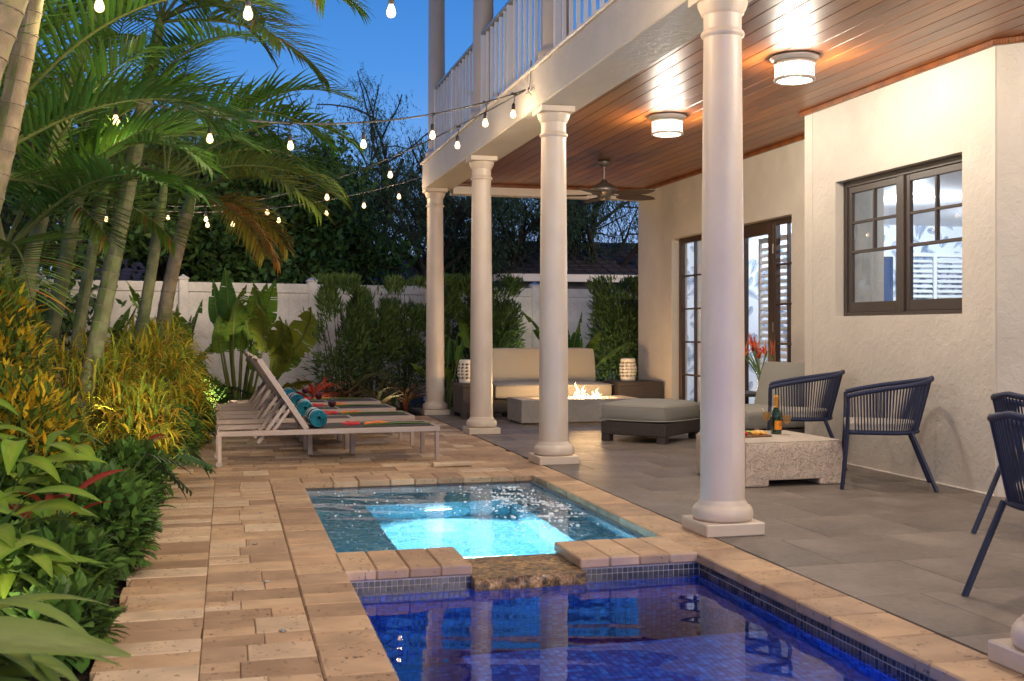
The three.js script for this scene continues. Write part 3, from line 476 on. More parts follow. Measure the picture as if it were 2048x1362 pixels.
{ // ceiling fan
  const FM = std({ color: col(.2, .175, .155), roughness: .4, metalness: .7 });
  const t = thing('ceiling_fan', 'brushed metal ceiling fan with five dark oval blades', 'ceiling fan', V(4.2, CEIL, 12.0));
  mesh('canopy', lathe([[0, 0], [.07, 0], [.072, -.03], [.05, -.06], [.02, -.07], [0, -.07]], 28), FM, t); mesh('downrod', new THREE.CylinderGeometry(.014, .014, .2, 12).translate(0, -.16, 0), FM, t);
  mesh('motor', lathe([[0, -.22], [.03, -.22], [.04, -.25], [.1, -.28], [.155, -.31], [.165, -.345], [.14, -.38], [.08, -.4], [.075, -.43], [.05, -.455], [0, -.46]], 36), FM, t);
  const sp = new THREE.Shape(); sp.moveTo(.2, -.05); sp.bezierCurveTo(.3, -.12, .6, -.13, .72, 0); sp.bezierCurveTo(.6, .13, .3, .12, .2, .05); const bg = uvm(new THREE.ExtrudeGeometry(sp, { depth: .008, bevelSize: .003, bevelThickness: .003, bevelSegments: 1, curveSegments: 8 }).rotateX(Math.PI / 2 - .16));
  for (let k = 0; k < 5; k++) { const b = group('blade', t); b.position.y = -.395; b.rotation.y = .25 + k * Math.PI * 2 / 5; mesh('paddle', bg, M.fanBlade, b); mesh('bracket', bar(v3(.07, .005, 0), v3(.3, .0, 0), .04, .006), FM, b); }
}
// ---- strings of bulbs
{
  const glow = std({ color: col(.9, .8, .6), emissive: col(1, .62, .27), emissiveIntensity: 2.8 }), bulbG = lathe([[0, -.105], [.012, -.103], [.022, -.096], [.028, -.083], [.028, -.07], [.021, -.05], [.014, -.032], [.012, -.02]], 16), sockG = lathe([[0, .03], [.008, .03], [.014, .02], [.0165, 0], [.0165, -.026], [.013, -.03]], 12);
  const string = (label, a, b, sag, bulbs, I, drop = .11) => { // a, b: ends; bulbs: positions along it (0..1)
    const t = thing('string_light', label, 'string lights', v3(0, 0, 0), 0, 'festoon lights strung over the terrace'), at = (u) => a.clone().lerp(b, u).add(v3(0, -sag * 4 * u * (1 - u), 0)), R = rng(Math.round(a.x * 100 + b.z * 10));
    const pts = []; for (let i = 0; i <= 30; i++) pts.push(at(i / 30)); mesh('cable', tube(pts, .0075, 6, 60), M.cable, t);
    for (const u of bulbs) { const p = at(u), g = group('bulb', t); g.position.copy(p).add(v3((R() - .5) * .012, -drop, 0)); const yaw = R() * 6.28; g.rotation.set((R() - .5) * .12, yaw, (R() - .5) * .12);
      mesh('cord', tube([v3(0, drop + .002, 0), v3(.008, drop * .55, .004), v3(0, .028, 0)], .0035, 5, 6), M.black, g); mesh('cord_clip', cbx(.06, .018, .018, 0, drop, 0, .004), M.black, g); mesh('socket', sockG, M.black, g); mesh('lamp_glass', bulbG, glow, g).scale.set(.88, .95, .88);
      const l = new THREE.PointLight(col(1, .73, .44), I); l.position.set(0, -.07, 0); l.shadow.radius = 1.3; l.castShadow = true; l.name = 'lamp_filament'; g.add(l); }
    return t;
  };
  string('string of bulbs crossing from the beam to the palm clump, second from the camera', V(2.5, 3.2, 9.2), V(-2.0, 3.16, 8.1), .46, [.025, .085, .19, .32, .45, .585, .73, .9], BULB);
  string('string of bulbs running from the beam to the dark tree', V(2.5, 3.2, 9.25), V(-1.2, 3.02, 17.3), .38, [.11, .24, .385, .55, .75, .9], BULB);
  string('farthest string of bulbs from the corner of the beam towards the fence', V(2.5, 3.16, 14.5), V(-2.6, 2.98, 16.0), .36, [.055, .145, .24, .36, .475, .54, .61, .67, .8], BULB);
  string('nearest string of bulbs, hanging at the top of the picture', V(2.5, 3.26, 5.6), V(-2.3, 3.2, 6.3), .27, [.12, .345, .5, .655, .85], BULB * 2.2);
  string('string of bulbs over the walk near the camera, above the picture', V(2.5, 3.2, 2.9), V(-2.4, 3.2, 3.1), .35, [.1, .3, .5, .7, .9], BULB * 3);
  // the wire that holds the strings to the beam
  const h = tag(mesh('wire_hook', merge([tube([V(2.51, 3.42, 9.05), V(2.505, 3.3, 9.05), V(2.5, 3.18, 9.07)], .004, 5, 8), tube([V(2.5, 3.2, 9.1), V(2.49, 3.16, 9.06), V(2.5, 3.11, 9.0)], .004, 5, 6), tube([V(2.5, 3.17, 8.95), V(2.49, 3.15, 9.06), V(2.495, 3.16, 9.16)], .003, 5, 6)]), M.black), 'black wire hook on the face of the beam', 'hook');
}
// ================================================================ LOUNGERS AND THEIR TABLES
const towelTex = tex(256, 8, .5, 1, (u) => { const s = u * 10 % 1, b = Math.floor(u * 10), p = [[.9, .94, .94], [.9, .94, .94], [.1, .55, .68], [.9, .94, .94], [.05, .2, .48], [.05, .2, .48], [.9, .94, .94], [.12, .6, .72], [.12, .6, .72], [.9, .94, .94]]; return p[b]; }, true);
const lounger0 = (() => {
  const t = thing('sun_lounger', 'sun lounger nearest the spa, its rails nearest the camera', 'sun lounger', V(-.085, 0, 9.27), .03, 'sun loungers lined up on the terrace'), A = M.aluminium, Lg = 1.86, Wd = .66, y = .27;
  const p = (n, w, h, d, x, yy, z, m = A) => mesh(n, cbx(w, h, d, x, yy, z), m, t);
  p('side_rail', Lg, .045, .03, Lg / 2, y, -.015); p('side_rail', Lg, .045, .03, Lg / 2, y, -Wd + .015); p('end_rail', .03, .045, Wd - .062, .016, y, -Wd / 2); p('end_rail', .03, .045, Wd - .062, Lg - .016, y, -Wd / 2); p('cross_bar', .03, .03, Wd - .062, .72, y - .005, -Wd / 2); p('cross_bar', .03, .03, Wd - .062, 1.3, y - .01, -Wd / 2);
  for (const z of [-.02, -Wd + .02]) { p('leg', .035, .25, .032, Lg - .025, .123, z); p('leg', .035, .225, .032, .022, .14, z); const g = mesh('wheel', new THREE.CylinderGeometry(.026, .026, .022, 18).rotateX(Math.PI / 2), M.nickel, t); g.position.set(.018, .026, z); p('foot_pad', .03, .012, .028, Lg - .025, .006, z, M.black); }
  p('seat_sling', Lg - .74, .008, Wd - .056, .73 + (Lg - .76) / 2, y + .016, -Wd / 2, M.sling);
  const hinge = v3(.73, y + .02, 0), head = v3(.345, .865, 0);
  for (const z of [-.045, -Wd + .045]) mesh('back_rail', bar(hinge.clone().setZ(z), head.clone().setZ(z), .026, .045), A, t);
  mesh('back_rail', bar(head.clone().setZ(-.03), head.clone().setZ(-Wd + .03), .045, .026), A, t);
  { const c = hinge.clone().lerp(head, .5), m = mesh('back_sling', chamferBox(.66, .006, Wd - .12, .002), M.sling, t); m.position.set(c.x, c.y, -Wd / 2); m.rotation.z = Math.atan2(head.y - hinge.y, head.x - hinge.x); }
  for (const z of [-.09, -Wd + .09]) { const a = v3(.33, .18, z), b = v3(.585, .53, z); mesh('prop', bar(a, b, .012, .032), A, t); for (let k = 0; k < 4; k++) { const q = a.clone().lerp(b, .12 + k * .16); mesh('prop_notch', bar(q, q.clone().add(v3(.022, -.012, 0)), .01, .014, .002), M.nickel, t); } mesh('prop', bar(v3(.44, .26, z + .03), v3(.62, .5, z + .03), .01, .028), A, t); }
  return t;
})();
const loungerD = [9.27, 10.5, 11.62, 12.74];
copyOf(lounger0, 'second sun lounger counted from the spa', V(-.1, 0, loungerD[1]), .03); copyOf(lounger0, 'third sun lounger counted from the spa', V(-.12, 0, loungerD[2]), .03); copyOf(lounger0, 'sun lounger farthest from the spa, by the red plants', V(-.13, 0, loungerD[3]), .03);
// towels: a rolled strip, striped along the roll
{
  const strip = [], R0 = .012, turns = 5.5, n = 132, hw = .2, P = [], U = [], I = [];
  for (let i = 0; i <= n; i++) { const a = i / n * turns * 2 * Math.PI, r = R0 + (.072 - R0) * i / n, th = .0105; for (const [rr] of [[r + th / 2], [r - th / 2]]) for (const z of [-hw, hw]) { P.push(rr * Math.cos(-a), rr * Math.sin(-a), z); U.push(z + .25, i / n); } }
  for (let i = 0; i < n; i++) { const a = i * 4, b = a + 4; I.push(a, b, a + 1, a + 1, b, b + 1, a + 2, a + 3, b + 2, a + 3, b + 3, b + 2, a + 1, b + 1, a + 3, b + 1, b + 3, a + 3, a, a + 2, b, b, a + 2, b + 2); }
  const e = n * 4; I.push(e, e + 2, e + 1, e + 1, e + 2, e + 3);
  const g = new THREE.BufferGeometry(); g.setAttribute('position', new THREE.Float32BufferAttribute(P, 3)); g.setAttribute('uv', new THREE.Float32BufferAttribute(U, 2)); g.setIndex(I); g.computeVertexNormals();
  const mat = std({ map: towelTex, roughness: 1, bumpMap: fineBump, bumpScale: .003 }), lab = ['rolled blue striped towel on the lounger nearest the spa', 'rolled blue striped towel on the second lounger from the spa', 'rolled blue striped towel on the third lounger from the spa', 'rolled blue striped towel on the lounger farthest from the spa'];
  const spiral = std({ color: col(.09, .42, .56), roughness: 1 });
  loungerD.forEach((d, i) => {
    const t = thing('rolled_towel', lab[i], 'towel', V([.735, .72, .70, .69][i], .375, d + .30), [.05, -.04, .08, .02][i], 'rolled towels on the loungers'); mesh('roll', g, mat, t);
    const pts = []; for (let k = 0; k <= 70; k++) { const a = k / 70 * 5.2 * 2 * Math.PI + .6, r = .013 + .056 * k / 70; pts.push(v3(r * Math.cos(-a), r * Math.sin(-a), hw - .002)); } mesh('blue_edge', tube(pts, .0019, 4, 140), spiral, t);
  });
}
function lily(g, m) { return g; }
// cut heliconia stems laid on the loungers
const petalMat = [std({ color: col(.55, .022, .03), roughness: .45 }), std({ color: col(.75, .17, .03), roughness: .45 }), std({ color: col(.12, .20, .04), roughness: .55 })];
function bract(len, w) { const g = new THREE.ConeGeometry(w, len, 7, 4), p = g.attributes.position; for (let i = 0; i < p.count; i++) { const t = p.getY(i) / len + .5; p.setZ(i, p.getZ(i) * .45 + .12 * len * t * t); } g.computeVertexNormals(); return g.translate(0, len / 2, 0); }
{
  const lab = ['red and orange flower stem lying on the nearest lounger', 'red and orange flower stem lying on the second lounger', 'red and orange flower stem lying on the third lounger', 'red and orange flower stem lying on the farthest lounger'];
  loungerD.forEach((d, i) => {
    const t = thing('cut_flower', lab[i], 'flower', V([1.08, 1.02, .98, .92][i], .298, d + [.2, .3, .3, .34][i]), [.06, -.03, .02, .05][i], 'heliconia stems laid on the loungers'), R = rng(60 + i);
    for (let k = 0; k < 3; k++) mesh('stem', tube([v3(.05, .004 + .005 * k, 0), v3(.35, .006 + .006 * k, .012 * (k - 1)), v3(.62 + .08 * R(), .006 + .004 * k, .05 * (k - 1))], .0045, 6, 8), petalMat[2], t);
    for (let k = 0; k < 9; k++) { const m = mesh('bract', bract(.10 + .05 * R(), .014), petalMat[k < 6 ? 0 : 1], t); m.position.set(k < 6 ? .02 - .012 * k : .06 + .05 * (k - 6), .014 + .01 * R(), .01 * (R() - .5)); m.rotation.set((k % 2 ? 1 : -1) * (.12 + .25 * R()), 0, (k < 6 ? 1.5 : -1.5) + (k % 2 ? .3 : -.12) * R()); }
  });
}
// low side tables between loungers, each with a glass of red wine
{
  const t0 = thing('side_table', 'low slatted side table between the first two loungers', 'side table', V(.90, 0, 10.21), .03, 'low tables between the loungers'), A = M.aluminium, w = .43;
  for (const z of [-1, 1]) mesh('apron', cbx(w, .045, .03, 0, .298, z * (w / 2 - .015)), A, t0); for (const x of [-1, 1]) mesh('apron', cbx(.03, .045, w - .062, x * (w / 2 - .015), .298, 0), A, t0);
  for (let i = 0; i < 5; i++) mesh('slat', cbx(w - .064, .014, .068, 0, .312, -.148 + i * .074, .003), M.wicker, t0);
  for (const x of [-1, 1]) for (const z of [-1, 1]) mesh('leg', cbx(.045, .276, .045, x * (w / 2 - .024), .138, z * (w / 2 - .024)), A, t0);
  copyOf(t0, 'low slatted side table between the second and third loungers', V(.9, 0, 11.39), .03); copyOf(t0, 'low slatted side table between the third and farthest loungers', V(.88, 0, 12.5), .03);
  const bowl = lathe([[.0, .088], [.018, .091], [.034, .108], [.041, .135], [.039, .165], [.033, .195]], 24), stem = lathe([[.032, 0], [.031, .003], [.006, .006], [.0035, .02], [.0035, .075], [.008, .086], [0, .088]], 20), wine = lathe([[0, .091], [.017, .093], [.032, .109], [.0385, .13], [.038, .142], [0, .142]], 24), wm = phys({ color: col(.05, .004, .008), roughness: .05 });
  const glassy = M.clearGlass;
  const g0 = thing('wine_glass', 'glass of red wine on the table beside the nearest lounger', 'wine glass', V(.93, .319, 10.2), 0, 'glasses of red wine by the loungers'); mesh('bowl', bowl, glassy, g0); mesh('stem', stem, glassy, g0); mesh('red_wine', wine, wm, g0);
  copyOf(g0, 'glass of red wine on the table beside the second lounger', V(.90, .319, 11.36), 0); copyOf(g0, 'glass of red wine farthest back among the loungers', V(.84, .319, 12.48), 0);
}
// ================================================================ SOFA CORNER
{
  const s = thing('outdoor_sofa', 'beige cushioned sofa with dark wicker base behind the fire table', 'sofa', V(4.1, 0, 14.12), 0);
  mesh('base', cbx(1.62, .17, .86, 0, .145, 0, .015), M.wicker, s); for (const x of [-1, 1]) for (const z of [-1, 1]) mesh('leg', cbx(.1, .06, .1, x * .74, .03, z * .36), M.wicker, s);
  mesh('back_frame', cbx(1.62, .5, .07, 0, .45, -.45, .02).rotateX(-.02), M.wicker, s);
  const sc = mesh('seat_cushion', roundBox(1.6, .2, .84, .06, 3, .02), M.cushion, s); sc.position.set(0, .33, .06);
  for (const x of [0]) { const b = mesh('back_cushion', roundBox(1.58, .5, .19, .06, 3), M.cushion, s); b.position.set(x, .625, -.27); b.rotation.x = -.2; }
  for (const y of [.255, .405]) { const m = mesh('piping', tube([v3(-.785, 0, .41), v3(.785, 0, .41), v3(.785, 0, -.41), v3(-.785, 0, -.41)], .0065, 5, 80, true), M.cushion, s); m.position.set(0, y, .06); }
  const tb = thing('wicker_table', 'dark wicker cube table left of the sofa under a white lantern', 'side table', V(3.06, 0, 13.83), 0, 'dark wicker side tables'); const q = (t, w, d, h) => { mesh('top', cbx(w, .05, d, 0, h - .025, 0, .008), M.wicker, t); mesh('body', cbx(w - .012, h - .11, d - .012, 0, .06 + (h - .11) / 2, 0, .006), M.wicker, t); for (const x of [-1, 1]) for (const z of [-1, 1]) mesh('leg', cbx(.08, .06, .08, x * (w / 2 - .046), .03, z * (d / 2 - .046)), M.wicker, t); };
  q(tb, .42, .62, .44); const tr = thing('wicker_table', 'long low dark wicker table right of the sofa by the door', 'side table', V(5.25, 0, 13.85), 0, 'dark wicker side tables'); q(tr, .62, .6, .44);
  // pierced ceramic lanterns: rings of cells with real holes
  const prof = (v) => .088 + .030 * Math.sin(Math.PI * Math.min(1, Math.max(0, v))) ** .7, cells = [], NU = 12, NV = 5, y0 = .045, hh = .215;
  const pt = (u, v, o) => { const a = u / NU * 2 * Math.PI, r = prof((v / NV) * .86 + .07) - o; return v3(r * Math.cos(a), y0 + hh * v / NV, r * Math.sin(a)); };
  const tri = []; for (const o of [0]) for (let i = 0; i < NU; i++) for (let j = 0; j < NV; j++) { const S = [[0, 0], [.5, 0], [1, 0], [1, .5], [1, 1], [.5, 1], [0, 1], [0, .5]].map(([a, b]) => pt(i + a, j + b, o)), C = []; for (let k = 0; k < 8; k++) { const a = -2.356 + k * Math.PI / 4, rr = k % 2 ? .44 : .34; C.push(pt(i + .5 + rr * Math.cos(a), j + .5 + rr * Math.sin(a), o)); } for (let k = 0; k < 8; k++) { const n = (k + 1) % 8; for (const q3 of [S[k], C[k], S[n], S[n], C[k], C[n]]) tri.push(q3.x, q3.y, q3.z); } }
  const lg = new THREE.BufferGeometry(); lg.setAttribute('position', new THREE.Float32BufferAttribute(tri, 3)); lg.computeVertexNormals();
  const cm = M.ceramic.clone(); cm.side = THREE.DoubleSide;
  const l0 = thing('ceramic_lantern', 'white pierced ceramic lantern on the wicker table left of the sofa', 'lantern', V(2.97, .44, 13.8), .1, 'white pierced lanterns'); mesh('lattice', lg, cm, l0); mesh('collar', lathe([[.07, 0], [.094, 0], [.098, .012], [.1, .045], [.09, .05]], 32), M.ceramic, l0); mesh('collar', lathe([[.094, .256], [.1, .262], [.098, .288], [.088, .3], [.05, .302], [0, .302]], 32), M.ceramic, l0);
  copyOf(l0, 'white pierced ceramic lantern on the table by the door', V(5.22, .44, 13.95), .3);
}
{ // fire table
  const f = thing('fire_table', 'low concrete fire table with flames burning in its trough', 'fire pit', V(4.1, 0, 12.86)), w = 1.49, d = .68;
  for (const z of [-1, 1]) mesh('side_panel', cbx(w, .25, .03, 0, .145, z * (d / 2 - .015)), M.concrete, f); for (const x of [-1, 1]) mesh('side_panel', cbx(.03, .25, d - .062, x * (w / 2 - .015), .145, 0), M.concrete, f);
  for (const z of [-1, 1]) mesh('top_slab', cbx(w, .022, .2, 0, .281, z * (d / 2 - .1)), M.concrete, f); for (const x of [-1, 1]) mesh('top_slab', cbx(.22, .022, d - .402, x * (w / 2 - .11), .281, 0), M.concrete, f);
  mesh('burner_tray', cbx(w - .44, .02, d - .4, 0, .23, 0), M.black, f); for (const x of [-1, 1]) for (const z of [-1, 1]) mesh('foot', new THREE.CylinderGeometry(.018, .022, .02, 12).translate(x * (w / 2 - .05), .01, z * (d / 2 - .05)), M.black, f);
  const R = rng(71), st = []; for (let i = 0; i < 420; i++) { const r = .009 + .012 * R(); st.push(new THREE.IcosahedronGeometry(r, 0).scale(1, .8, 1.2).rotateY(R() * 6).translate((R() - .5) * (w - .47), .245 + .022 * R(), (R() - .5) * (d - .43))); }
  mesh('lava_stones', merge(st), std({ color: col(.045, .035, .03), roughness: .7 }), f).userData.kind = 'stuff';
  const fm = std({ color: 0, emissive: col(1, .66, .30), emissiveIntensity: 7 });
  const flame = (x, h, r, z, lean) => { const g = new THREE.ConeGeometry(r, h, 9, 9), p = g.attributes.position; for (let i = 0; i < p.count; i++) { const t = p.getY(i) / h + .5, k = 1 + .55 * Math.sin(t * 3.1) - .25 * t + .25 * Math.sin(t * 13 + x * 40); p.setXYZ(i, p.getX(i) * k + lean * t * t + .014 * Math.sin(t * 11 + x * 30), p.getY(i), p.getZ(i) * k + .01 * Math.sin(t * 9 + x * 17)); } g.computeVertexNormals(); mesh('flame', g.translate(x, .245 + h / 2, z), fm, f); };
  for (const a of [[.02, .13, .022, .03, .02], [.06, .24, .034, .0, -.03], [.10, .2, .028, .05, .02], [.13, .15, .03, -.02, .03], [.19, .1, .024, .02, -.02], [.25, .13, .028, -.01, .02], [.29, .17, .03, .03, .02], [.34, .09, .022, 0, .01], [.42, .06, .018, .02, .01], [-.08, .1, .02, .0, -.01], [-.28, .08, .022, .03, .02], [-.33, .06, .018, -.02, .02]]) flame(...a);
  for (const [x, i] of [[.08, .5], [.28, .35], [-.25, .15]]) { const l = new THREE.PointLight(col(1, .60, .26), FIRE * i); l.position.set(x, .36, .0); l.shadow.radius = 3; l.castShadow = true; l.name = 'flame_light'; f.add(l); }
}
{ // ottoman and lounge chair
  const o = thing('ottoman', 'square grey cushioned ottoman on a dark wicker frame', 'ottoman', V(4.2, 0, 10.55), .72), q = (t, w, d, h, seatY) => { mesh('frame', cbx(w, h - .07, d, 0, .07 + (h - .07) / 2, 0, .01), M.wicker, t); for (const x of [-1, 1]) for (const z of [-1, 1]) mesh('leg', cbx(.09, .07, .09, x * (w / 2 - .05), .035, z * (d / 2 - .05)), M.wicker, t); };
  q(o, .82, .72, .2); const c = mesh('cushion', roundBox(.84, .185, .74, .055, 3, .025), M.cushionGrey, o); c.position.y = .295;
  for (const y of [.225, .362]) mesh('piping', tube([v3(-.41, y, .36), v3(.41, y, .36), v3(.41, y, -.36), v3(-.41, y, -.36)], .006, 5, 60, true), M.cushionGrey, o);
  const l = thing('lounge_chair', 'armless grey lounge chair with dark wicker back, behind the stone table', 'lounge chair', V(4.9, 0, 9.55), -1.42); // faces +z locally
  q(l, .74, .74, .2); const s = mesh('seat_cushion', roundBox(.75, .19, .72, .055, 3, .02), M.cushionGrey, l); s.position.set(0, .295, .03);
  const b = mesh('back_cushion', roundBox(.72, .5, .16, .055, 3), M.cushionGrey, l); b.position.set(0, .56, -.3); b.rotation.x = -.28;
  const fr = mesh('back_frame', chamferBox(.74, .56, .06, .012), M.wicker, l); fr.position.set(0, .5, -.42); fr.rotation.x = -.28;
}
{ // small dark table by the door, with a lantern and a vase
  const t = thing('door_table', 'small dark table by the garden door holding vase and lantern', 'side table', V(5.28, 0, 10.75)); mesh('top', cbx(.5, .035, .6, 0, .44, 0), M.wicker, t); for (const x of [-1, 1]) for (const z of [-1, 1]) mesh('leg', cbx(.05, .42, .05, x * .21, .21, z * .26), M.wicker, t);
  const l = thing('metal_lantern', 'black metal lantern frame with a cream candle by the door', 'lantern', V(5.2, .458, 10.95)), bk = M.black; mesh('base', cbx(.15, .015, .15, 0, .008, 0), bk, l); for (const x of [-1, 1]) for (const z of [-1, 1]) mesh('post', cbx(.01, .22, .01, x * .068, .125, z * .068, .002), bk, l);
  mesh('roof', new THREE.CylinderGeometry(.02, .11, .07, 4).rotateY(Math.PI / 4).translate(0, .27, 0), bk, l); mesh('chimney', new THREE.CylinderGeometry(.018, .018, .03, 10).translate(0, .315, 0), bk, l); mesh('ring', new THREE.TorusGeometry(.028, .005, 6, 16).translate(0, .35, 0), bk, l); mesh('candle', new THREE.CylinderGeometry(.033, .035, .13, 20).translate(0, .08, 0), std({ color: col(.72, .62, .46), roughness: .6 }), l);
  const v = thing('flower_vase', 'glass vase of red and orange tropical flowers by the door', 'flower vase', V(5.36, .458, 10.42)); mesh('vase', lathe([[0, .004], [.035, .004], [.04, .02], [.034, .12], [.05, .24]], 24), M.clearGlass, v);
  const R = rng(15); for (let k = 0; k < 9; k++) { const a = R() * 6.28, r = .05 + .13 * R(), top = .34 + .2 * R(); const tip = v3(r * Math.cos(a), top, r * Math.sin(a)); mesh('stem', tube([v3(0, .02, 0), v3(r * .2 * Math.cos(a), top * .5, r * .2 * Math.sin(a)), tip], .005, 5, 8), petalMat[2], v);
    for (let j = 0; j < 6; j++) { const m = mesh('bract', bract(.09 + .08 * R(), .018), petalMat[(k + (j > 3)) % 2], v); m.position.copy(tip); m.rotation.set((R() - .5) * 1.3, R() * 6, (R() - .5) * 1.3); } }
  for (let k = 0; k < 14; k++) { const a = R() * 6.28, m = mesh('leaf', bract(.3 + .12 * R(), .012), petalMat[2], v); m.position.set(.01 * Math.cos(a), .2, .01 * Math.sin(a)); m.rotation.set(.5 * Math.sin(a), a, .6 * Math.cos(a)); }
}
// ================================================================ STONE TABLE WITH DRINKS
{
  const t = thing('stone_table', 'low square coral stone coffee table on the patio', 'coffee table', V(3.935, 0, 7.545), .02), w = .79, dp = .83;
  const rough = (g, amp) => { const p = g.attributes.position; for (let i = 0; i < p.count; i++) { const x = p.getX(i), y = p.getY(i), z = p.getZ(i), k = (nC((x * 1.3 + 5) % 1, (y * 1.3 + z * .9 + 5) % 1) - .5) * amp; p.setXYZ(i, x + Math.sign(x) * k * (Math.abs(x) > .3 ? 1 : 0), y, z + Math.sign(z) * k * (Math.abs(z) > .3 ? 1 : 0)); } g.computeVertexNormals(); return g; };
  const soft = (W, Hh, D) => { const g = new THREE.BoxGeometry(W, Hh, D, 26, 10, 26), p = g.attributes.position, q = v3(), r = .02; for (let i = 0; i < p.count; i++) { q.fromBufferAttribute(p, i); const b = v3(THREE.MathUtils.clamp(q.x, -W / 2 + r, W / 2 - r), THREE.MathUtils.clamp(q.y, -Hh / 2 + r, Hh / 2 - r), THREE.MathUtils.clamp(q.z, -D / 2 + r, D / 2 - r)), e = q.clone().sub(b); if (e.lengthSq()) { e.setLength(r); q.copy(b).add(e); } p.setXYZ(i, q.x, q.y, q.z); } return g; };
  const body = mesh('block', uvm(rough(soft(w, .272, dp), .014)), M.coral, t); body.position.y = .18; mesh('top_face', cbx(w - .03, .01, dp - .03, 0, .317, 0, .004), M.coralTop, t);
  for (const x of [-1, 1]) for (const z of [-1, 1]) { const m = mesh('foot', uvm(rough(soft(.19, .07, .19), .01)), M.coral, t); m.position.set(x * (w / 2 - .098), .035, z * (dp / 2 - .098)); }
  const Y = .323;
  const b = thing('champagne_bottle', 'green champagne bottle with orange foil and label on the stone table', 'bottle', V(4.075, Y, 7.66), .4);
  mesh('body', lathe([[0, 0], [.038, 0], [.041, .006], [.041, .125], [.038, .15], [.026, .185], [.016, .205], [.0145, .22]], 28), phys({ color: col(.006, .03, .012), roughness: .06, clearcoat: 1 }), b); mesh('foil', lathe([[.0185, .19], [.0158, .21], [.0152, .26], [.0175, .268], [.0175, .29], [.015, .297], [0, .299]], 24), std({ color: col(.62, .25, .02), roughness: .3, metalness: .35 }), b);
  { const c = document.createElement('canvas'); c.width = 256; c.height = 192; const g = c.getContext('2d'); g.fillStyle = '#e08a12'; g.fillRect(0, 0, 256, 192); g.fillStyle = '#3a2408'; g.fillRect(70, 70, 116, 7); g.fillRect(88, 92, 80, 5); g.fillRect(98, 112, 60, 4); g.strokeStyle = '#5a3a10'; g.lineWidth = 3; g.strokeRect(8, 8, 240, 176); g.beginPath(); g.arc(128, 42, 14, 0, 7); g.stroke(); const ct = new THREE.CanvasTexture(c); ct.colorSpace = THREE.SRGBColorSpace; mesh('label_band', new THREE.CylinderGeometry(.0415, .0415, .07, 28, 1, true, -1.2, 2.4).translate(0, .07, 0), std({ map: ct, roughness: .5, side: THREE.DoubleSide }), b); }
  const flute = (label, x, d) => { const g = thing('champagne_glass', label, 'wine glass', V(x, Y, d), 0, 'champagne glasses on the stone table'); mesh('bowl', lathe([[0, .082], [.012, .085], [.026, .102], [.034, .13], [.034, .16], [.029, .2]], 24), M.clearGlass, g); mesh('stem', lathe([[.032, 0], [.031, .003], [.005, .006], [.0035, .02], [.0035, .072], [.008, .08], [0, .082]], 20), M.clearGlass, g); mesh('champagne', lathe([[0, .085], [.011, .087], [.0245, .103], [.0325, .13], [.0325, .15], [0, .15]], 24), phys({ color: col(.85, .62, .28), transmission: .85, roughness: .02, thickness: 0, ior: 1.34 }), g); };
  flute('champagne glass left of the orange-labelled bottle', 4.1, 7.86); flute('champagne glass right of the orange-labelled bottle', 4.115, 7.57);
  const bd = thing('serving_board', 'wooden board of fruit and cheese on the stone table', 'serving board', V(3.80, Y, 7.55), .1); mesh('board', cbx(.26, .014, .2, 0, .007, 0, .005), M.cork, bd);
  const R = rng(44), food = (n, geo, m, x0, x1, z0, z1, y) => { for (let i = 0; i < n; i++) { const q = mesh(...(geo()), m, bd); q.position.set(x0 + (x1 - x0) * R(), y + .01 * R(), z0 + (z1 - z0) * R()); q.rotation.set(R() * .6, R() * 6, R() * .6); } };
  food(16, () => ['cheese_cube', chamferBox(.022, .018, .022, .003)], std({ color: col(.8, .42, .07), roughness: .5 }), -.03, .09, .02, .08, .024); food(9, () => ['strawberry', new THREE.SphereGeometry(.013, 8, 7).scale(1, 1.2, 1)], std({ color: col(.5, .03, .02), roughness: .35 }), -.1, -.06, -.03, .07, .026); food(14, () => ['grape', new THREE.SphereGeometry(.009, 8, 6)], std({ color: col(.35, .45, .08), roughness: .3 }), -.04, .06, -.07, -.01, .022); food(4, () => ['fig', new THREE.SphereGeometry(.015, 8, 7)], std({ color: col(.22, .05, .03), roughness: .4 }), .08, .11, -.08, -.03, .026);
  { const m = mesh('cheese_wedge', chamferBox(.07, .026, .05, .003), std({ color: col(.72, .55, .3), roughness: .6 }), bd); m.position.set(.075, .027, .0); m.rotation.y = .4; }
}
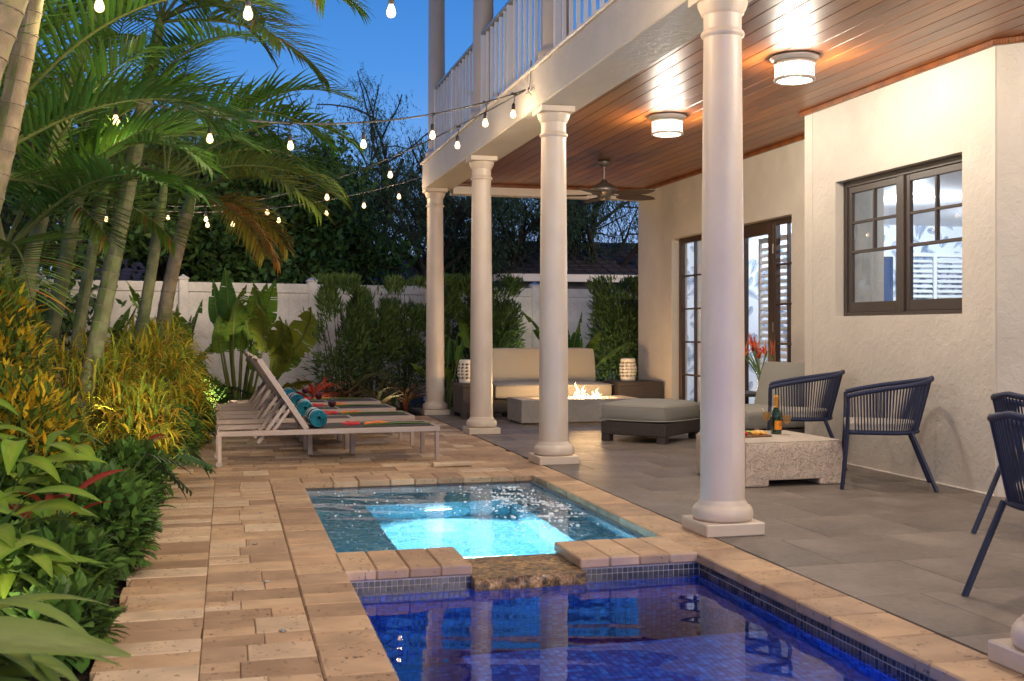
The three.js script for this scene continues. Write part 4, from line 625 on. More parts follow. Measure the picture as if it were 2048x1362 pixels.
// ================================================================ ROPE CHAIRS (face +z locally)
const ropeChair = (() => {
  const t = thing('rope_chair', 'navy rope armchair by the wall, middle of the three beside the stone table', 'armchair', V(4.57, 0, 7.0), -2.09, 'navy rope armchairs'), F = M.navy;
  const N = 44, top = [], low = [];
  for (let i = 0; i <= N; i++) { // u-shaped plan: front left arm, round the back, front right arm
    const u = i / N * 2 - 1, a = Math.abs(u), s = Math.sign(u); let x, z;
    const q = (W, zf, zb) => { const straight = .38; if (a > 1 - straight) { const k = (1 - a) / straight; return [s * W * (1 - .02 * k), zf - (zf + .02) * k]; } const ang = a / (1 - straight) * Math.PI / 2; return [s * W * .98 * Math.sin(ang), -.02 - (zb - .02) * Math.cos(ang)]; };
    [x, z] = q(.30, .25, .33); const h = .655 + .125 * Math.pow(1 - a, .8); top.push(v3(x, h, z)); [x, z] = q(.262, .24, .235); low.push(v3(x, .40, z));
  }
  mesh('top_rail', tube(top, .0165, 8, 70), M.rope, t); mesh('seat_rail', tube([...low, ...[v3(.1, .40, .25), v3(-.1, .40, .25)]], .015, 8, 90, true), M.rope, t);
  for (let i = 1; i < N * 1.5; i++) { const k = i / 1.5, j = Math.min(N - 1, Math.floor(k)), f = k - j, a = top[j].clone().lerp(top[j + 1], f), b = low[j].clone().lerp(low[j + 1], f); if (j < 1 || j > N - 2) continue; mesh('rope', rod(b, a, .0048, .0048, 5), M.rope, t); }
  for (const s of [-1, 1]) { mesh('front_leg', tube([v3(s * .285, .0, .29), v3(s * .28, .40, .255), v3(s * .3, .655, .25)], .0145, 8, 10), F, t); mesh('rear_leg', tube([v3(s * .25, 0, -.34), v3(s * .2, .40, -.18)], .0145, 8), F, t); const i = s < 0 ? 17 : N - 17; mesh('back_post', rod(low[i], top[i], .013, .013, 8), F, t); }
  { const sh = new THREE.Shape(); sh.moveTo(-.255, -.25); sh.lineTo(.255, -.25); sh.lineTo(.25, .02); sh.bezierCurveTo(.24, .16, .12, .215, 0, .215); sh.bezierCurveTo(-.12, .215, -.24, .16, -.25, .02); sh.closePath(); const g = new THREE.ExtrudeGeometry(sh, { depth: .03, bevelEnabled: true, bevelSize: .012, bevelThickness: .013, bevelSegments: 3, curveSegments: 10 }).rotateX(-Math.PI / 2); mesh('seat_cushion', uvm(g).translate(0, .425, 0), M.cushion, t); const g2 = new THREE.ExtrudeGeometry(sh, { depth: .012, bevelEnabled: false, curveSegments: 10 }).rotateX(-Math.PI / 2); mesh('seat_weave', uvm(g2).translate(0, .392, 0), M.rope, t); }
  return t;
})();
copyOf(ropeChair, 'navy rope armchair at the bay corner, behind the stone table', V(4.59, 0, 8.2), -1.08); copyOf(ropeChair, 'navy rope armchair cut by the right edge, the farther of two', V(4.33, 0, 5.0), 1.5); copyOf(ropeChair, 'navy rope armchair cut by the right edge, the nearer of two', V(3.36, 0, 3.78), 1.5);

// ================================================================ PLANTS
class Foliage { // collects leaves into one geometry
  constructor() { this.p = []; this.c = []; this.u = []; this.i = []; }
  leaf(at, dir, len, wid, o = {}) {
    const { segs = 3, droop = .5, fold = .25, a = .7, c = [.05, .1, .03], c2, roll = 0, tip = .04 } = o, pos = at.clone(), d = dir.clone().normalize(), n0 = this.p.length / 3, up = v3(0, 1, 0), side = v3(), nrm = v3();
    for (let k = 0; k <= segs; k++) {
      const t = k / segs; side.crossVectors(d, up); if (side.lengthSq() < 1e-4) side.set(1, 0, .2); side.normalize(); nrm.crossVectors(side, d).normalize();
      if (roll) side.applyAxisAngle(d, roll), nrm.applyAxisAngle(d, roll);
      const w = wid / 2 * Math.max(k === segs ? tip : .1, Math.sin(Math.PI * Math.pow(t * .94 + .03, a))), f = fold * w;
      this.p.push(pos.x - side.x * w + nrm.x * f, pos.y - side.y * w + nrm.y * f, pos.z - side.z * w + nrm.z * f, pos.x, pos.y, pos.z, pos.x + side.x * w + nrm.x * f, pos.y + side.y * w + nrm.y * f, pos.z + side.z * w + nrm.z * f);
      const m = c2 ?? c; this.c.push(...c, ...m, ...c); this.u.push(0, t, .5, t, 1, t);
      pos.addScaledVector(d, len / segs); d.y -= droop / segs; d.normalize();
    }
    for (let k = 0; k < segs; k++) { const b = n0 + k * 3; this.i.push(b, b + 1, b + 3, b + 1, b + 4, b + 3, b + 1, b + 2, b + 4, b + 2, b + 5, b + 4); }
  }
  quad(at, dir, side, len, wid, c) { const n0 = this.p.length / 3, q = (a, b) => { const v = at.clone().addScaledVector(dir, a * len).addScaledVector(side, b * wid / 2); this.p.push(v.x, v.y, v.z); this.c.push(...c); this.u.push(b / 2 + .5, a); }; q(0, 0); q(.5, -1); q(.5, 1); q(1, 0); this.i.push(n0, n0 + 1, n0 + 2, n0 + 1, n0 + 3, n0 + 2); }
  stalk(pts, r0, r1, c, rad = 5) { const cur = new THREE.CatmullRomCurve3(pts), seg = Math.max(3, pts.length * 3), n0 = this.p.length / 3, fr = cur.computeFrenetFrames(seg), q = v3();
    for (let k = 0; k <= seg; k++) { cur.getPoint(k / seg, q); const r = r0 + (r1 - r0) * k / seg; for (let j = 0; j < rad; j++) { const a = j / rad * 6.2832; const x = fr.normals[k].clone().multiplyScalar(r * Math.cos(a)).addScaledVector(fr.binormals[k], r * Math.sin(a)).add(q); this.p.push(x.x, x.y, x.z); this.c.push(...c); this.u.push(j / rad, k / seg); } }
    for (let k = 0; k < seg; k++) for (let j = 0; j < rad; j++) { const a = n0 + k * rad + j, b = n0 + k * rad + (j + 1) % rad; this.i.push(a, b, a + rad, b, b + rad, a + rad); } }
  geo() { const g = new THREE.BufferGeometry(); g.setAttribute('position', new THREE.Float32BufferAttribute(this.p, 3)); g.setAttribute('color', new THREE.Float32BufferAttribute(this.c, 3)); g.setAttribute('uv', new THREE.Float32BufferAttribute(this.u, 2)); g.setIndex(this.i); g.computeVertexNormals(); return g; }
}
const tone = (R, base, v = .35) => { const k = 1 - v + 2 * v * R(), w = (R() - .5) * .3; return [base[0] * k * (1 + w), base[1] * k, base[2] * k * (1 - w)]; };
const sph = (R) => { const z = 2 * R() - 1, a = 6.2832 * R(), r = Math.sqrt(1 - z * z); return v3(r * Math.cos(a), z, r * Math.sin(a)); };
// ---- palm fronds, a few shapes shared by all palms
function frondGeo(seed, len, o = {}) {
  const { lift = .9, droop = 1.7, n = 36, leaf = .5, w = .034, c = [.095, .23, .028], hang = .5, stalk = .25, dead = 0, stemC = [.16, .2, .05] } = o, R = rng(seed), F = new Foliage(), pts = []; let p = v3(0, 0, 0), d = v3(0, Math.sin(lift), Math.cos(lift)), S = 14;
  for (let k = 0; k <= S; k++) { pts.push(p.clone()); p = p.clone().addScaledVector(d, len / S); d.y -= droop / S * (k / S + .4); d.x += (R() - .5) * .03; d.normalize(); }
  const cur = new THREE.CatmullRomCurve3(pts); F.stalk(pts.filter((_, i) => i % 2 === 0), .017, .003, stemC, 5);
  for (let i = 0; i < n; i++) for (const s of [-1, 1]) {
    const t = stalk + (1 - stalk) * (i + .5 + .35 * (R() - .5)) / n, q = cur.getPoint(Math.min(t, .999)), tg = cur.getTangent(Math.min(t, .999)), side = v3(0, 1, 0).cross(tg).normalize(), up = tg.clone().cross(side).normalize(), u = (t - stalk) / (1 - stalk);
    const l = leaf * (.45 + .75 * Math.sin(Math.PI * Math.pow(u * .92 + .06, .75))) * (.85 + .3 * R()), ahead = .35 + .75 * u, dir = side.multiplyScalar(s).addScaledVector(tg, ahead).addScaledVector(up, .42 - .2 * u + .18 * (R() - .5));
    const cc = R() < dead ? tone(R, [.30, .17, .04], .3) : tone(R, c, .35);
    F.leaf(q, dir, l, w * (.8 + .4 * R()), { segs: 4, droop: hang * (.5 + 1.0 * R()), fold: .35, a: .5, c: cc, tip: .02 });
  }
  return F.geo();
}
const GREEN = [.045, .115, .022], DEEP = [.022, .062, .018], LIME = [.11, .19, .028];
const fronds = [
  [1, 1.9, { lift: 1.2, droop: 1.5 }], [2, 2.0, { lift: .95, droop: 1.4, hang: .35 }], [3, 1.8, { lift: .7, droop: 1.5, hang: .5 }], [4, 2.1, { lift: 1.05, droop: 1.9, hang: .4 }], [5, 1.7, { lift: .25, droop: 1.4, c: [.13, .22, .025], dead: .05 }], [6, 1.9, { lift: .8, droop: 1.8, c: [.09, .22, .03], hang: .6 }],
].map(([s, l, o]) => frondGeo(s * 13, l, o));
const yellowFrond = [frondGeo(91, 1.5, { lift: .5, droop: 1.6, c: [.22, .3, .03], hang: .7, leaf: .42 }), frondGeo(92, 1.4, { lift: .2, droop: 1.5, c: [.36, .30, .035], dead: .25, hang: .9, leaf: .4 }), frondGeo(94, 1.4, { lift: .1, droop: 1.2, c: [.5, .22, .035], dead: .3, hang: 1, leaf: .42 })];
function palm(label, base, topAt, r, list, o = {}) { // list: [variant, yaw, scale, extra tilt]
  const t = thing('palm_tree', label, 'palm tree', base, 0, o.group), top = topAt.clone().sub(base), S = 40, pos = [], R = rng(Math.round(base.x * 77 + base.z * 31)), bend = o.bend ?? v3((R() - .5) * .3, 0, (R() - .5) * .3);
  const at = (k) => top.clone().multiplyScalar(k).addScaledVector(bend, Math.sin(Math.PI * k)); const pts = []; for (let i = 0; i <= 10; i++) pts.push(at(i / 10));
  const cur = new THREE.CatmullRomCurve3(pts), hgt = top.length(), rings = Math.round(hgt / (o.ring ?? .14)), seg = rings * 4, g = new THREE.TubeGeometry(cur, seg, 1, 12), P = g.attributes.position;
  for (let k = 0; k <= seg; k++) { const c = cur.getPointAt(k / seg), ph = k % 4, rr = r * (1.12 - .25 * k / seg) * (ph === 0 ? 1.045 : 1) * (k < 3 ? 1.12 : 1); for (let j = 0; j <= 12; j++) { const i = k * 13 + j; P.setXYZ(i, c.x + (P.getX(i) - c.x) * rr, c.y + (P.getY(i) - c.y) * rr, c.z + (P.getZ(i) - c.z) * rr); } }
  g.computeVertexNormals(); const uv = g.attributes.uv; for (let i = 0; i < uv.count; i++) uv.setXY(i, uv.getY(i) * .5, uv.getX(i) * hgt); mesh('trunk', g, o.mat ?? M.palmTrunk, t);
  for (let k = 1; k < rings; k++) { const c = cur.getPointAt(k / rings), tg = cur.getTangentAt(k / rings), rr = r * (1.12 - .25 * k / rings) * 1.03, q = mesh('leaf_scar', (palm.ringG ??= new THREE.TorusGeometry(1, .07, 4, 14).rotateX(Math.PI / 2)), M.palmRing, t); q.position.copy(c); q.scale.set(rr, rr * .8, rr); q.quaternion.setFromUnitVectors(v3(0, 1, 0), tg); }
  const tg = cur.getTangentAt(1), sh = rod(top, top.clone().addScaledVector(tg, o.shaft ?? .55), r * .98, r * .5, 12); mesh('crownshaft', uvm(sh), M.shaft, t);
  const hd = top.clone().addScaledVector(tg, (o.shaft ?? .55) * .85);
  for (const [v, yaw, sc = 1, tilt = 0] of list) { const f = mesh('frond', (v >= 10 ? yellowFrond[v - 10] : fronds[v]), L.palm, t); f.position.copy(hd); f.rotation.order = 'YXZ'; f.rotation.set(tilt, yaw, (R() - .5) * .3); f.scale.setScalar(sc); }
  return t;
}
const fan = (R, n, o = 0) => Array.from({ length: n }, (_, i) => [Math.floor(R() * 6), o + i * 6.2832 / n + (R() - .5) * .7, .85 + .35 * R(), (R() - .5) * .4]);
{ // the clump of slender palms left of the walk; yaw 0 points at the camera, +90 degrees to the right
  const gname = 'slender palms left of the walk', R = rng(17);
  palm('slender palm whose pale trunk leans right, in front of its clump', V(-1.22, -.03, 9.3), V(-.62, 3.2, 9.5), .066, [[5, 1.6, .95, .15], [4, 1.95, .95, .0], [2, 2.5, .9, 0], [3, 1.1, .95, .2], [4, .7, .9, .1], [0, -1.4, .9, 0], [3, 3.4, .9, 0], [5, .3, .9]], { group: gname });
  palm('slender palm trunk standing left of the leaning one', V(-1.42, -.03, 9.0), V(-1.45, 1.7, 9.1), .045, [[2, 1.5, 1], [3, .5, .9], [4, 2.4, .9], [1, -.4, .9], [5, 1.0, .9, .2], [3, 1.9, 1, .1], [2, -1.2, 1], [0, .1, 1]], { group: gname });
  palm('slender palm with green trunk in the middle of the clump', V(-1.3, -.03, 9.75), V(-1.05, 2.1, 9.9), .05, [[5, 1.45, 1.05, .15], [3, .8, 1, .2], [5, 2.0, .95, .1], [3, 2.6, .9, .1], [1, .3, .9], [2, -.5, .9], [5, -1.5, .9]], { group: gname });
  palm('slender palm with grey trunk at the back of the clump', V(-1.0, -.03, 10.3), V(-.62, 2.0, 10.5), .055, [[3, 1.55, .95, .15], [5, 1.15, 1, .1], [5, 2.0, .95, .2], [4, 1.35, .95, -.1], [0, .7, .9], [3, .2, .9, .1]], { group: gname });
  palm('thin palm rising at the left of the clump', V(-1.75, -.03, 9.6), V(-1.95, 2.5, 9.7), .045, fan(R, 11, .1), { group: gname });
  palm('short palm whose fronds arch over the gold bushes at left', V(-1.7, -.03, 8.3), V(-1.62, 1.15, 8.3), .045, [[1, 1.5, 1.0], [0, 1.2, 1.0], [2, .8, 1], [1, 2.0, 1], [4, .3, 1], [3, 2.6, .9], [5, 1.2, .9], [2, -.4, 1], [0, -.9, 1]], { group: gname });
  palm('palm with orange-tan trunk and drying yellow fronds near the fence', V(-.72, -.03, 12.3), V(-.42, 2.35, 12.2), .075, [[10, 1.4, 1.1], [10, .6, 1], [11, 1.9, .9, .25], [12, 1.65, .85, .45], [10, -.6, 1], [1, 2.6, .9], [2, .1, .9], [10, 1.0, 1.1, .2], [11, 2.3, .9, .3]], { group: gname, mat: M.palmTrunkTan, shaft: .3 });
  palm('slender palm behind the clump with crown at the top of the picture', V(-1.9, -.03, 11.6), V(-1.2, 4.1, 11.6), .07, fan(R, 10, .6), { group: gname });
  palm('palm farther left whose fronds hang over the yellow bushes', V(-1.85, -.03, 7.3), V(-1.65, 1.55, 7.3), .045, [[2, 1.5, 1], [0, 1.2, 1.0], [3, .8, 1], [5, 2.0, 1], [1, .3, 1], [4, 2.6, .9], [3, 1.35, 1.1, .1], [2, .1, 1.1, .1]], { group: gname });
  palm('thick palm trunk nearest the camera at the top left, ringed tan bark', V(-1.5, -.03, 5.5), V(-.88, 2.95, 5.55), .082, [[2, 2.9, 1.1], [0, -1.2, 1.1], [1, .2, 1], [3, -2.2, 1], [4, 2.2, 1]], { group: gname, mat: M.palmTrunkTan, ring: .115, bend: v3(-.12, 0, 0) });
  palm('second tan palm trunk, partly behind the nearest one', V(-1.62, -.03, 5.7), V(-.86, 3.3, 5.9), .06, [[1, 2.6, 1.1], [3, -.9, 1], [5, .9, .9], [0, 3.5, 1]], { group: gname, mat: M.palmTrunkTan, ring: .12 });
  palm('tall palm deep in the clump, its crown above the picture', V(-1.7, -.03, 8.6), V(-.75, 4.5, 8.9), .055, [[5, 1.62, 1.35, .3], [5, .7, 1.1, .2], [4, 2.7, 1.0], [2, -.6, 1.1], [3, -1.4, 1.1], [0, 3.4, 1.1]], { group: gname });
}
// ---- paddle leaves (traveller's palm, bird of paradise)
function paddle(seed, len, wid, stalk, o = {}) {
  const { lean = .35, bend = .6, c = [.11, .22, .022], tear = .5 } = o, R = rng(seed), F = new Foliage(), pts = []; let p = v3(0, 0, 0), d = v3(0, Math.cos(lean), Math.sin(lean)); const S = 16, tot = stalk + len;
  for (let k = 0; k <= S; k++) { pts.push(p.clone()); p = p.clone().addScaledVector(d, tot / S); const g = bend / S * (k / S > stalk / tot ? 1.6 : .4); d.y -= g; d.z += g * .35; d.normalize(); }
  const cur = new THREE.CatmullRomCurve3(pts); F.stalk(pts.filter((_, i) => i % 2 === 0), .022, .005, [.20, .24, .07], 6);
  const n = 26; for (const s of [-1, 1]) { let off = 0; for (let i = 0; i < n; i++) { const t0 = (stalk + len * i / n) / tot, t1 = (stalk + len * (i + 1) / n) / tot; if (R() < tear * .28) off = (R() - .5) * .8; const cc = tone(R, c, .12);
    const edge = (t, k) => { const q = cur.getPoint(Math.min(t, 1)), tg = cur.getTangent(Math.min(t, .999)), sd = v3(1, 0, 0), up = tg.clone().cross(sd).normalize(), w = wid / 2 * Math.sin(Math.PI * Math.pow(THREE.MathUtils.clamp(k * .93 + .05, 0, 1), .62)); return [q, q.clone().addScaledVector(sd, s * w * .93).addScaledVector(up, -(.30 + off) * w).addScaledVector(tg, w * .22), q.clone().addScaledVector(sd, s * w * .5).addScaledVector(up, -.02 * w).addScaledVector(tg, w * .1)]; };
    const A = edge(t0, i / n), B = edge(t1 - (R() < tear * .1 ? .1 / n : 0), (i + 1) / n), b = F.p.length / 3; for (const v of [A[0], A[2], A[1], B[0], B[2], B[1]]) { F.p.push(v.x, v.y, v.z); F.c.push(...cc); F.u.push(R(), R()); } F.i.push(b, b + 1, b + 3, b + 1, b + 4, b + 3, b + 1, b + 2, b + 4, b + 2, b + 5, b + 4); } }
  return F.geo();
}
const paddles = [paddle(3, .75, .27, 1.1, { lean: .2, bend: 1.0, tear: .9 }), paddle(7, .7, .28, 1.05, { lean: .42, bend: 1.1, c: [.12, .21, .025], tear: .8 }), paddle(11, .85, .34, 1.0, { lean: .6, bend: 1.0, c: [.2, .24, .025], tear: .9 }), paddle(19, .62, .22, 1.1, { lean: .12, bend: .6, c: [.05, .13, .025] })];
{
  const t = thing('travellers_palm', 'large fan of paddle leaves and bare stalks against the white fence', 'plant', V(.14, -.04, 14.3)), R = rng(23);
  for (let i = 0; i < 30; i++) { const a = -1.35 + 2.7 * i / 29, m = mesh('leaf', paddles[Math.abs(a) > .85 ? 2 : Math.abs(a) > .4 ? 1 : [0, 3][i % 2]], L.soft, t); m.rotation.order = 'ZYX'; m.rotation.set(-.12, (R() - .5) * 1.3, -a * .6); m.position.set(a * .09, 0, (R() - .5) * .16); m.scale.setScalar(.66 + .5 * R()); }
  for (let i = 0; i < 7; i++) { const m = mesh('leaf_base', uvm(rod(v3(0, 0, 0), v3((i - 3) * .05, .45, .02), .035, .022, 8)), M.shaft, t); m.position.set((i - 3) * .035, 0, .03); }
  const bop = (label, x, d, n, sc, seed) => { const b = thing('bird_of_paradise_plant', label, 'plant', V(x, -.04, d), 0, 'paddle-leaved plants along the back bed'), Q = rng(seed); for (let i = 0; i < n; i++) { const m = mesh('leaf', paddles[[3, 0, 1][i % 3]], L.gloss, b); m.rotation.order = 'YXZ'; m.rotation.set((Q() - .5) * .3, i * 2.4 + Q(), 0); m.scale.setScalar(sc * (.8 + .4 * Q())); m.position.set((Q() - .5) * .12, 0, (Q() - .5) * .12); } };
  bop('paddle-leaved plant behind the white lantern left of the sofa', 2.95, 15.0, 8, .62, 41); bop('paddle-leaved plant behind the right end of the sofa', 4.75, 15.2, 9, .78, 43); bop('paddle-leaved plant beside the third column', 3.55, 15.3, 6, .72, 44); bop('paddle-leaved plant at the fence left of the dark tree', -1.6, 14.8, 7, .8, 45); bop('paddle-leaved plant in the corner between crotons and fence', -.75, 15.2, 9, .9, 46);
}
// ---- shrubs
function shrub(name, label, base, rx, ry, rz, n, o) { // leafy mass on stems; o.leaf = [len, wid, opts]
  const t = thing(name, label, o.cat ?? 'shrub', base, 0, o.group), R = rng(o.seed), F = new Foliage(), S = new Foliage(), stems = [];
  for (let k = 0; k < (o.stems ?? 7); k++) { const a = R() * 6.28, q = Math.sqrt(R()) * .8, top = v3(Math.cos(a) * rx * q, ry * (1.1 + .75 * R()), Math.sin(a) * rz * q); stems.push([v3((R() - .5) * rx * .4, 0, (R() - .5) * rz * .4), top]); S.stalk([stems[k][0], stems[k][0].clone().lerp(top, .5).add(v3((R() - .5) * .1, 0, (R() - .5) * .1)), top], o.stemR ?? .012, .004, o.stemC ?? [.09, .07, .05], 5); }
  for (let i = 0; i < n; i++) {
    let p; if (o.column) { const a = R() * 6.28, q = Math.pow(R(), .45); p = v3(Math.cos(a) * rx * q * (o.wob ? .75 + .4 * R() : 1), ry * 2 * Math.pow(R(), o.topHeavy ?? .8), Math.sin(a) * rz * q); } else { const s = sph(R), q = Math.pow(R(), .3); p = v3(s.x * rx * q, ry + s.y * ry * q, s.z * rz * q); }
    if (p.y < .03) p.y = .03 + R() * .1; const cm = o.column ? .55 : .8, clump = nB(((p.x + base.x) * cm + 9) % 1, ((p.y + p.z * .3) * cm + 9) % 1); if (clump < (o.gap ?? .36)) continue;
    const out = v3(p.x / rx, (p.y - ry * .8) / ry, p.z / rz), d = out.clone().multiplyScalar(.8).add(sph(R).multiplyScalar(.7)).add(v3(0, o.up ?? .3, 0)); const [ln, wd, lo = {}] = o.leaf, cc = typeof o.color === 'function' ? o.color(R, p) : tone(R, o.color, o.vary ?? .4);
    if (o.flat) { d.normalize(); const sd = sph(R).cross(d).normalize(); F.quad(p, d, sd, ln * (.7 + .6 * R()), wd * (.7 + .6 * R()), cc); } else F.leaf(p, d, ln * (.7 + .6 * R()), wd * (.7 + .6 * R()), { segs: 3, droop: .5, roll: (R() - .5) * .8, ...lo, c: cc, c2: lo.mid ? tone(R, lo.mid, .2) : undefined });
  }
  mesh('foliage', F.geo(), o.mat ?? L.gloss, t); mesh('stems', S.geo(), L.matt, t); return t;
}
{ // hedge plants in front of the fence
  const g = 'podocarpus plants along the fence', o = { column: true, leaf: [.11, .02], flat: true, color: [.075, .135, .03], vary: .5, up: .5, stems: 6, group: g, topHeavy: .62, wob: true, gap: .45, stems: 11, stemR: .014, mat: L.gloss };
  const hedge = [['loose podocarpus shrub right of the fan-shaped palm', 1.5, 15.3, .42, .93, 7200], ['podocarpus shrub with sparse lower branches, second from the fan palm', 2.0, 15.55, .40, .92, 6200], ['thin airy podocarpus showing the fence through it', 2.45, 15.75, .40, .93, 5200], ['podocarpus with bare straight stem and bushy head', 2.95, 15.8, .36, .94, 6200], ['podocarpus clipped flat between the first and second far columns', 3.5, 15.95, .42, .95, 9000], ['dense podocarpus spilling right beside the bare white fence', 3.88, 16.0, .38, .95, 9500], ['dense clipped podocarpus beside the end of the house', 5.75, 15.6, .46, .95, 14400], ['dense podocarpus behind the corner of the house', 6.5, 15.7, .45, .95, 8000]];
  hedge.forEach(([label, x, d, r, h, n], i) => shrub('podocarpus_shrub', label, V(x, -.04, d), r, h, r * .8, n, { ...o, seed: 200 + i, ...(i > 3 ? { gap: .40, topHeavy: .75 } : {}), ...(i === 3 ? { topHeavy: .3 } : {}) }));
}
{ // yellow narrow-leaved crotons
  const g = 'yellow narrow-leaved crotons left of the loungers', cr = (R) => R() < .46 ? tone(R, [.54, .45, .03], .3) : R() < .8 ? tone(R, [.22, .30, .03], .35) : tone(R, [.52, .28, .02], .3);
  const put = (label, x, d, rx, ry, n, seed) => shrub('croton_bush', label, V(x, -.03, d), rx, ry, rx * .9, n, { seed, leaf: [.27, .018, { segs: 5, droop: 2.6, fold: .3, a: .55 }], color: cr, up: 1.1, gap: .3, stems: 8, group: g, mat: L.soft });
  put('large yellow croton cascading towards the loungers', -.72, 10.3, .52, .52, 1900, 301); put('golden croton behind the large one, nearest the fence', -.8, 11.9, .48, .6, 1700, 302); put('yellow croton at the foot of the palm trunks', -1.15, 9.6, .45, .5, 1300, 303); put('orange-tinged croton at the right end of its row', -.62, 13.0, .3, .62, 800, 304); put('low yellow croton beside the paving', -.68, 9.1, .3, .33, 600, 305);
}
{ // gold-flecked bushes at the left edge
  const cr = (R) => R() < .45 ? tone(R, [.6, .42, .02], .3) : tone(R, [.1, .16, .02], .4);
  const put = (label, x, d, rx, ry, n, seed) => shrub('gold_leaf_shrub', label, V(x, -.03, d), rx, ry, rx, n, { seed, leaf: [.075, .026, { segs: 3, fold: .3 }], color: cr, up: .4, gap: .3, stems: 9, group: 'yellow-flecked shrubs at the left edge', mat: L.soft });
  put('tall yellow-flecked shrub at the left edge of the picture', -1.42, 7.0, .42, .78, 5200, 311); put('lower yellow-flecked shrub in front of the tall one', -1.16, 6.5, .40, .46, 4000, 312); put('yellow-flecked shrub behind the palm fronds at far left', -2.0, 8.2, .5, .9, 4000, 313);
}
{ // low glossy ground-cover shrubs along the paving
  const g = 'low dark glossy shrubs along the paving edge', put = (label, x, d, rx, ry, n, seed) => shrub('edging_shrub', label, V(x, -.04, d), rx, ry, rx, n, { seed, leaf: [.075, .04, { segs: 3, fold: .25, a: .85 }], color: [.085, .18, .028], vary: .6, up: .35, gap: .3, stems: 8, group: g, mat: L.gloss });
  put('glossy edging shrub beside the monstera leaf', -.66, 6.2, .26, .2, 1700, 321); put('widest glossy edging shrub overhanging the paving', -.62, 5.35, .28, .25, 2400, 322); put('glossy edging shrub below the red leaf', -.7, 4.75, .24, .18, 1500, 323); put('small glossy edging shrub nearest the camera', -.58, 4.1, .18, .13, 900, 324); put('glossy edging shrub in front of the croton row', -.62, 7.6, .26, .2, 1500, 325); put('glossy shrub beside the head of the nearest lounger', -.5, 9.6, .28, .26, 1800, 326); put('glossy shrub behind the heads of the loungers', -.42, 11.2, .3, .26, 1800, 327); put('glossy shrub at the foot of the fan palm', -.3, 13.3, .32, .3, 1800, 328);
  put('glossy shrub deep in the bed under the yellow shrub', -1.15, 5.6, .4, .3, 1900, 329); put('glossy shrub filling the bed near the camera', -.95, 4.2, .34, .24, 1700, 330); put('tall glossy shrub in the shade of the palms', -1.9, 6.4, .5, .5, 2200, 331);
}
// ---- broad-leaved clumps
function clump(name, label, base, n, o) { // long leaves on arching stalks, each leaf a part
  const t = thing(name, label, o.cat ?? 'plant', base, o.turn ?? 0, o.group), R = rng(o.seed), S = new Foliage();
  for (let i = 0; i < n; i++) {
    const a = (o.from ?? 0) + (o.arc ?? 6.2832) * (i + R() * .8) / n, rise = (o.rise ?? .5) * (.6 + .7 * R()), out = (o.out ?? .25) * (.5 + .9 * R()), tip = v3(Math.sin(a) * out, rise, Math.cos(a) * out); S.stalk([v3((R() - .5) * .08, 0, (R() - .5) * .08), tip.clone().multiplyScalar(.55).setY(rise * .7), tip], o.stalkR ?? .006, .003, o.stalkC ?? [.1, .16, .04], 5);
    for (let k = 0; k < (o.per ?? 1); k++) { const F = new Foliage(), b = a + (k - ((o.per ?? 1) - 1) / 2) * (o.spread ?? .9) + (R() - .5) * .3, len = o.len * (.75 + .5 * R()), q = tip.clone().multiplyScalar(1 - k * .12); F.leaf(v3(0, 0, 0), v3(Math.sin(b), o.pitch ?? .35, Math.cos(b)), len, o.wid * (.8 + .4 * R()), { segs: 7, droop: (o.droop ?? 1.1) * (.6 + .8 * R()), fold: .22, a: o.a ?? .75, c: tone(R, o.color, .3), c2: o.mid ? tone(R, o.mid, .2) : undefined, roll: (R() - .5) * .7 }); const m = mesh('leaf', F.geo(), o.mat ?? L.gloss, t); m.position.copy(q); }
  }
  mesh('stalks', S.geo(), L.matt, t); return t;
}
